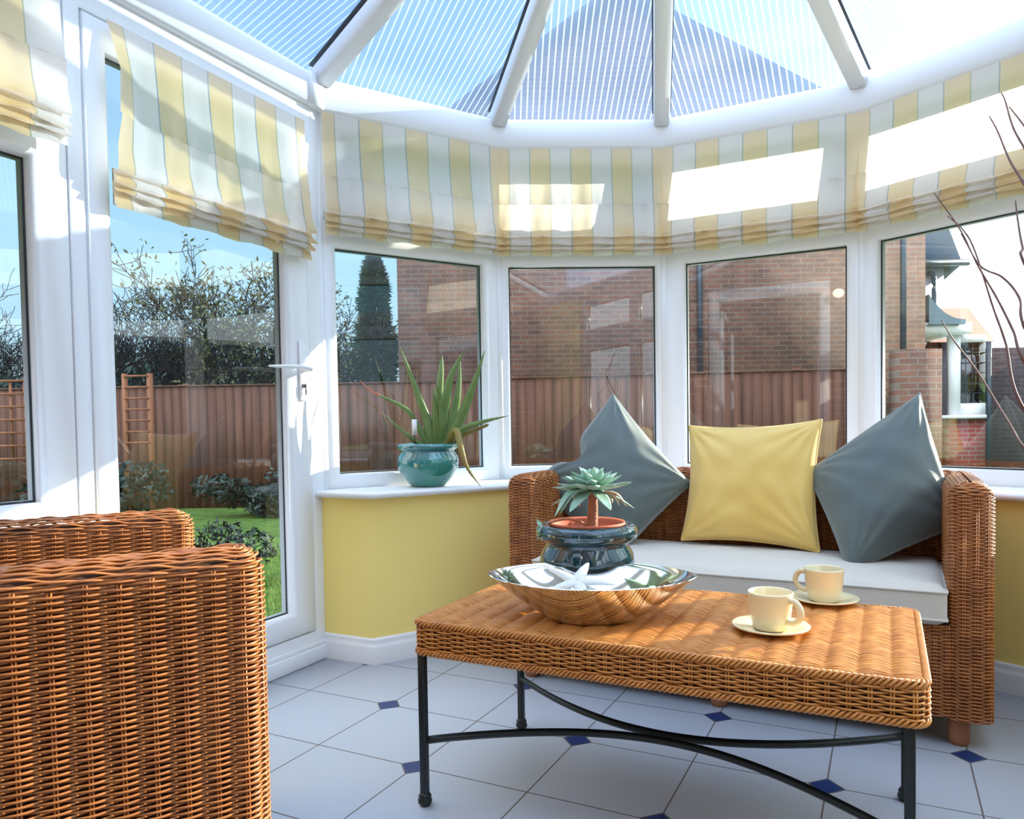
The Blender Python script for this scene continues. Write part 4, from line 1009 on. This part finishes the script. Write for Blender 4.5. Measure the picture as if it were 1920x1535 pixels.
# neighbours
def brickwall(name, x0, x1, y0, y1, z1, m, label, cat):
    f = MB(); f.box((0, 0, Z_GR), (x1-x0, y1-y0, z1)); o = f.build(name, m, None, loc=(x0, y0, 0)); tag(o, label, cat); return o
HX0, HX1, HY = at(748, 700, 11.6)[0], at(1735, 600, 11.6)[0], 11.6; HW = HX1-HX0
house = empty('brick_house', (HX0, HY, 0)); tag(house, 'tall red brick gable house behind the fence', 'house')
f = MB(); f.prism([(0, 0), (HW, 0), (HW, 7), (0, 7)], Z_GR, 4.9); pk = HW*.42; f.add([[0, 0, 4.9], [HW, 0, 4.9], [pk, 0, 7.4], [0, 7, 4.9], [HW, 7, 4.9], [pk, 7, 7.4]], [], T=[[0, 1, 2], [3, 5, 4]]); f.build('brick_walls', BRICK, house)
f = MB()
for a, b in (((-.3, 4.75), (pk, 7.45)), ((HW+.02, 4.88), (pk, 7.45))):
    V = [[a[0], -.25, a[1]], [b[0], -.25, b[1]], [b[0], 7.2, b[1]], [a[0], 7.2, a[1]]]; V2 = [[x, y, z+.15] for x, y, z in V]
    f.add(V+V2, [[0, 1, 2, 3], [4, 7, 6, 5], [0, 4, 5, 1], [1, 5, 6, 2], [2, 6, 7, 3], [3, 7, 4, 0]])
f.build('roof', SLATE, house)
for px_ in (1310, 1690):
    f = MB(); dd = at(px_, 500, HY); f.tube([[dd[0]-HX0, -.06, Z_GR+1], [dd[0]-HX0, -.06, 4.9]], .045, 8); f.build('drainpipe', GUTT, house, smooth=True)
# far house at the right
YH = 16.0
h2 = empty('rendered_house'); tag(h2, 'pale rendered house with slate roof seen past the brick gable', 'house')
a = np.array([HX1+1.3, 0, 0]); b = at(1770, 490, YH); f = MB(); f.box((HX1+.1, YH, Z_GR), (b[0], YH+5, b[2])); f.build('rendered_wall', RENDER, h2)
c_ = at(1786, 492, YH); d_ = at(1780, 425, YH+2); f = MB(); f.add([[HX1+.1, YH-.3, c_[2]], [c_[0], YH-.3, c_[2]], [d_[0]+.1, YH+3, d_[2]+1.4], [HX1+.1, YH+3, d_[2]+1.4], [HX1+.1, YH-.3, c_[2]-.12], [c_[0], YH-.3, c_[2]-.12], [d_[0]+.1, YH+3, c_[2]-.1], [HX1+.1, YH+3, c_[2]-.1]], [[0, 1, 2, 3], [4, 7, 6, 5], [0, 4, 5, 1], [1, 5, 6, 2], [3, 2, 6, 7], [0, 3, 7, 4]]); f.build('slate_roof', SLATE, h2)
f = MB(); f.box((HX1+.1, YH-.42, c_[2]-.14), (c_[0]+.12, YH-.3, c_[2]-.02)); f.build('gutter', GUTT, h2)
f = MB(); q1, q2, q3 = at(1740, 512, YH-.1), at(1751, 520, YH-.1), at(1751, 585, YH-.1); f.tube(spline([q1, q2, q3], 14), .05, 8); f.build('drainpipe', GUTT, h2, smooth=True)
YB = 12.5
h3 = empty('bay_window_house'); tag(h3, 'neighbouring house front with white leaded bay window and curved lead roof', 'house')
f = MB(); x0 = HX1+.1; x1 = at(1811, 600, YB)[0]; rows = []
for t in np.linspace(0, 1, 12):
    px = 1742+(1811-1742)*t; py = 552+(598-552)*(1-(1-t)**2.3); p = at(px, py, YB-.35); rows.append([[p[0], YB-.35, p[2]], [p[0], YB+2.2, p[2]]])
rows = np.array(rows); lo = rows.copy(); lo[..., 2] = at(1811, 607, YB-.35)[2]; f.grid(rows); f.grid(lo, flip=True); f.grid(np.array([rows[:, 0], lo[:, 0]])); f.grid(np.array([rows[-1], lo[-1]])); f.build('curved_lead_roof', LEAD, h3)
W_ = PVC
z_a, z_b = at(1806, 607, YB)[2], at(1806, 628, YB)[2]
f = MB(); f.box((x0, YB-.25, z_b), (at(1806, 610, YB)[0], YB+2, z_a)); f.build('fascia', W_, h3)
zs_, zb_ = at(1800, 778, YB)[2], at(1800, 756, YB)[2]
wx0, wx1 = at(1781, 700, YB)[0], at(1851, 700, YB)[0]
f = MB(); gx0 = at(1801, 700, YB)[0]
f.box((wx0, YB, zs_), (gx0-.0, YB+.1, z_b)); f.box((gx0, YB, zs_), (wx1, YB+.1, zb_)); f.box((gx0, YB, z_b-.12), (wx1, YB+.1, z_b)); f.box((x0, YB, z_b-.5), (x0+.35, YB+.1, z_b)); f.box((wx0-.35, YB-.12, zs_-.06), (wx1, YB+.1, zs_)); f.build('window_frame', W_, h3)
f = MB(); f.box((gx0, YB+.05, zb_), (wx1, YB+.08, z_b-.12)); gp = f.build('glass_pane', GLASSF, h3)
f = MB()
for i in range(1, 4): x = gx0+(wx1-gx0)*i/4; f.box((x-.006, YB+.035, zb_), (x+.006, YB+.05, z_b-.12))
for i in range(1, 6): z = zb_+(z_b-.12-zb_)*i/6; f.box((gx0, YB+.035, z-.006), (wx1, YB+.05, z+.006))
f.build('leaded_bars', GUTT, gp)
f = MB(); f.box((0, 0, 0), (wx1-wx0, .3, zs_-.06-Z_GR)); f.build('brick_panel', brick_mat('bright_red_brick', (.34, .06, .05), (.26, .05, .04), (.3, .2, .18)), h3, loc=(wx0, YB+.02, Z_GR))
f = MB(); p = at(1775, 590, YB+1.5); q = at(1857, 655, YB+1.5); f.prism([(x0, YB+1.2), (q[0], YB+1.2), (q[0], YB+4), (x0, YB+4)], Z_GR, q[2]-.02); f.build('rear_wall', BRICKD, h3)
f = MB(); r0 = at(1850, 640, YB+1); r1 = at(1815, 600, YB+2.5); r2 = at(1775, 578, YB+2.5)
f.add([[x0, YB+1, r0[2]], [r0[0]+.15, YB+1, r0[2]], [r1[0], YB+2.5, r2[2]], [x0, YB+2.5, r2[2]], [r0[0]+.15, YB+4, r0[2]], [x0, YB+4, r0[2]]], [[0, 1, 2, 3], [3, 2, 4, 5]], T=[[1, 4, 2]]); f.build('red_tiled_roof', REDROOF, h3)
dp = at(1854, 640, YB-.1); f = MB(); f.tube([[dp[0], YB-.1, Z_GR], [dp[0], YB-.1, dp[2]]], .045, 8); f.build('drainpipe', GUTT, h3, smooth=True)
p = at(1858, 651, YB); q = at(2100, 645, YB)
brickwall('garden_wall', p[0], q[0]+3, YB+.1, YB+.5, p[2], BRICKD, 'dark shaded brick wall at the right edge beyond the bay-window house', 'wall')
p = at(1690, 652, 8.8); q = at(1780, 652, 8.8)
brickwall('brick_garden_wall', 4.55, q[0], 8.95, 9.2, p[2], BRICK, 'warm brick garden wall right of the fence, below the bay-window house', 'wall')

# trees
def leafcloud(c, s, rn):
    n = len(c); a = rn.normal(0, 1, (n, 3)); a /= np.linalg.norm(a, axis=1)[:, None]; b = np.cross(a, rn.normal(0, 1, (n, 3))); b /= np.linalg.norm(b, axis=1)[:, None]
    ss = (s*rn.uniform(.6, 1.2, n))[:, None]; V = np.stack([c-a*ss, c-b*ss*.4, c+a*ss, c+b*ss*.4], 1)
    f = MB(); f.add(V.reshape(-1, 3), np.arange(n*4).reshape(-1, 4)); return f
def hedge_tree(name, base, h, wid, seed, label, leaves=0, lm=LEAFO, group='bare trees beyond the fence', nst=7, leaf_s=.05):
    """several rising stems, each forking into finer twigs; grown to a given height and width"""
    rn = np.random.default_rng(seed); A_, B_, ra, rb, tips_ = [], [], [], [], []
    def run(p, d, L_, r, lv):
        n = 5; q = p.copy()
        for i in range(n):
            d = d+rn.normal(0, .20, 3)*[1, 1, .6]+np.array([0, 0, .05]); d /= np.linalg.norm(d); q2 = q+d*L_/n
            A_.append(q.copy()); B_.append(q2.copy()); r2 = r*(1-.13); ra.append(r); rb.append(r2); r = r2; q = q2
            if lv > 0 and i >= 1:
                for _ in range(2 if lv < 3 else 1):
                    nd = d+rn.normal(0, .62, 3)*[1, 1, .7]; nd /= np.linalg.norm(nd); run(q, nd, L_*rn.uniform(.38, .62), r*.55, lv-1)
        tips_.append(q)
    for k in range(nst):
        a = 2*math.pi*k/nst+rn.uniform(0, .6); lean = wid*rn.uniform(.25, .95)/h
        d = np.array([math.cos(a)*lean, math.sin(a)*lean*.6, 1.0]); d /= np.linalg.norm(d); run(np.array([rn.uniform(-.15, .15), rn.uniform(-.1, .1), 0.0]), d, h*rn.uniform(.62, .82), .035*rn.uniform(.8, 1.3), 3)
    root = empty(name, base); tag(root, label, 'tree', group)
    A_ = np.array(A_); B_ = np.array(B_); ra = np.maximum(ra, .006); rb = np.maximum(rb, .005)
    D = B_-A_; D /= np.linalg.norm(D, axis=1)[:, None]+1e-9; U = np.cross(D, [.31, .95, .1]); U /= np.linalg.norm(U, axis=1)[:, None]; W_2 = np.cross(D, U); V = []
    for P_, r_ in ((A_, ra), (B_, rb)):
        for k in range(3):
            a_ = k*2*math.pi/3; V.append(P_+(U*math.cos(a_)+W_2*math.sin(a_))*r_[:, None])
    V = np.stack(V, 1); n = len(A_); I = np.arange(n)[:, None]*6; Q = np.vstack([I+np.array([[k, (k+1) % 3, 3+(k+1) % 3, 3+k]]) for k in range(3)])
    f = MB(); f.add(V.reshape(-1, 3), Q); f.build('branches', BARK, root)
    if leaves:
        tp = np.array(tips_); tp = tp[tp[:, 2] > h*.45]; c = tp[rn.integers(0, len(tp), leaves)]+rn.normal(0, .07, (leaves, 3)); leafcloud(c, leaf_s, rn).build('foliage', lm, root)
    return root
for k, (px_, Y_, ty, wd_) in enumerate([(-60, 12.6, 545, 1.1), (30, 13.0, 560, 1.0), (120, 12.4, 590, .9), (215, 13.2, 575, .9), (262, 12.3, 590, .8), (305, 12.8, 560, .9), (350, 13.4, 585, .8), (395, 12.5, 625, .6), (545, 13.0, 600, .8), (640, 12.8, 600, .7), (170, 13.6, 580, .9)]):
    b_ = at(px_, 700, Y_); t_ = at(px_, ty, Y_)
    hedge_tree('bare_tree', (b_[0], Y_, Z_GR), (t_[2]-Z_GR)*.80, wd_, 40+k, 'bare dark-branched hedge tree beyond the garden fence')
b_ = at(462, 700, 12.0); t_ = at(462, 545, 12.0)
hedge_tree('oak_tree', (b_[0], 12.0, Z_GR), t_[2]-Z_GR, 1.25, 77, 'spreading tree with thin olive leaves beside the door frame, beyond the fence', leaves=5200, nst=8, leaf_s=.045)
def bush(name, c, rad, n, m, label, seed, s=.06, cat='shrub', group=None, clumps=14):
    rn = np.random.default_rng(seed); root = empty(name, (c[0], c[1], c[2])); tag(root, label, cat, group)
    cc = rn.normal(0, .45, (clumps, 3))*np.array(rad); cc[:, 2] = np.abs(cc[:, 2])+rad[2]*.3
    d = rn.normal(0, 1, (n, 3)); d /= np.linalg.norm(d, axis=1)[:, None]; pts = cc[rn.integers(0, clumps, n)]+d*np.array(rad)*.45*rn.uniform(.5, 1, n)[:, None]; pts[:, 2] = np.maximum(pts[:, 2], .02)
    leafcloud(pts, s, rn).build('foliage', m, root)
    f = MB()
    for p in cc: f.tube([[0, 0, 0], p*.5+np.array([0, 0, .05]), p], .012, 4)
    f.build('stems', BARK, root); return root
bush('evergreen_shrub', (at(470, 700, 11.3)[0], 11.3, Z_GR), (.75, .6, 1.75), 12000, LEAFD, 'dense dark evergreen right behind the fence near the door handle', 1)
bush('evergreen_shrub', (at(10, 700, 11.3)[0], 11.3, Z_GR), (1.3, .6, 1.45), 9000, LEAFD, 'dark evergreen hedge behind the fence at the far left', 2)
bush('evergreen_shrub', (at(270, 700, 11.3)[0], 11.3, Z_GR), (1.1, .6, 1.35), 9000, LEAFD, 'dark evergreen hedge behind the fence in the middle of the door glass', 3)
bush('garden_shrub', (-2.2, 5.0, Z_GR), (.42, .35, .30), 3500, LEAFD, 'low dark shrub on the lawn outside the door', 5, s=.03)
bush('garden_shrub', (-4.6, 7.4, Z_GR), (.9, .6, .40), 4000, LEAFD, 'dark border shrub in front of the trellis', 6, s=.05)
bush('garden_shrub', (-2.9, 9.2, Z_GR), (.9, .5, .34), 4000, LEAFD, 'dark border shrub at the foot of the fence below the conifer', 7, s=.05)
# conifer
cx_, cy_ = at(702, 600, 12.5)[0], 12.5; cz = at(702, 474, 12.5)[2]
con = empty('conifer_tree', (cx_, cy_, Z_GR)); tag(con, 'tall narrow green conifer behind the fence, left of the brick house', 'tree')
f = MB(); f.tube([[0, 0, 0], [0, 0, cz-Z_GR-.2]], np.array([.12, .02]), 8); f.build('trunk', BARK, con)
rn = np.random.default_rng(8); n = 16000; zz = rn.uniform(0, 1, n)**.8; Hc = cz-Z_GR; a0_ = rn.uniform(0, 6.28, n); radc = (.47*(1-zz)**.55+.02)*(1+.16*np.sin(zz*23+a0_*2)+.12*np.sin(zz*51+a0_*5)); a_ = a0_; rr_ = radc*rn.uniform(.55, 1.05, n)
c = np.c_[rr_*np.cos(a_), rr_*np.sin(a_), zz*Hc]; dirv = np.c_[np.cos(a_), np.sin(a_), rn.uniform(-.3, .6, n)]; b = np.cross(dirv, rn.normal(0, 1, (n, 3))); b /= np.linalg.norm(b, axis=1)[:, None]; s_ = rn.uniform(.04, .11, n)[:, None]
V = np.stack([c-dirv*s_*.5, c-b*s_*.22, c+dirv*s_, c+b*s_*.22], 1); f = MB(); f.add(V.reshape(-1, 3), np.arange(n*4).reshape(-1, 4)); f.build('foliage', CONIF, con)
# trellis panels
def trellis(x0, x1, y, z0, z1, label):
    root = empty('trellis_panel', (x0, y, 0)); tag(root, label, 'trellis', 'orange wooden trellis panels')
    f = MB(); w_ = x1-x0; k = int(w_/.13)
    for i in range(k+1): f.box((w_*i/k-.012, 0, z0), (w_*i/k+.012, .015, z1))
    f.build('uprights', LATT, root); f = MB(); k = int((z1-z0)/.13)
    for i in range(k+1): z = z0+(z1-z0)*i/k; f.box((-.02, -.015, z-.012), (w_+.02, 0, z+.012))
    f.build('crossbars', LATT, root)
    for x in (-.05, w_): f = MB(); f.box((x, -.01, Z_GR), (x+.05, .04, z1+.03)); f.build('trellis_post', LATT, root)
p = at(236, 705, 9.0); q = at(276, 705, 9.0); trellis(p[0], q[0], 9.0, at(250, 830, 9.0)[2], p[2], 'narrow orange trellis panel in front of the fence, left in the door glass')
p = at(-60, 715, 8.0); q = at(44, 715, 8.0); trellis(p[0], q[0], 8.0, at(20, 860, 8.0)[2], p[2], 'wide orange trellis panel seen through the far left window')

# long low garage along the right-hand boundary, reflected in the door glass
f = MB(); f.box((0, 0, Z_GR), (4.2, 12, 2.2)); f.add([[-.2, -.2, 2.2], [4.4, -.2, 2.2], [4.4, 12.2, 2.2], [-.2, 12.2, 2.2], [2.1, -.2, 2.7], [2.1, 12.2, 2.7]], [[0, 4, 5, 3], [1, 2, 5, 4], [3, 2, 1, 0]], T=[[0, 1, 4], [2, 3, 5]], mi=1)
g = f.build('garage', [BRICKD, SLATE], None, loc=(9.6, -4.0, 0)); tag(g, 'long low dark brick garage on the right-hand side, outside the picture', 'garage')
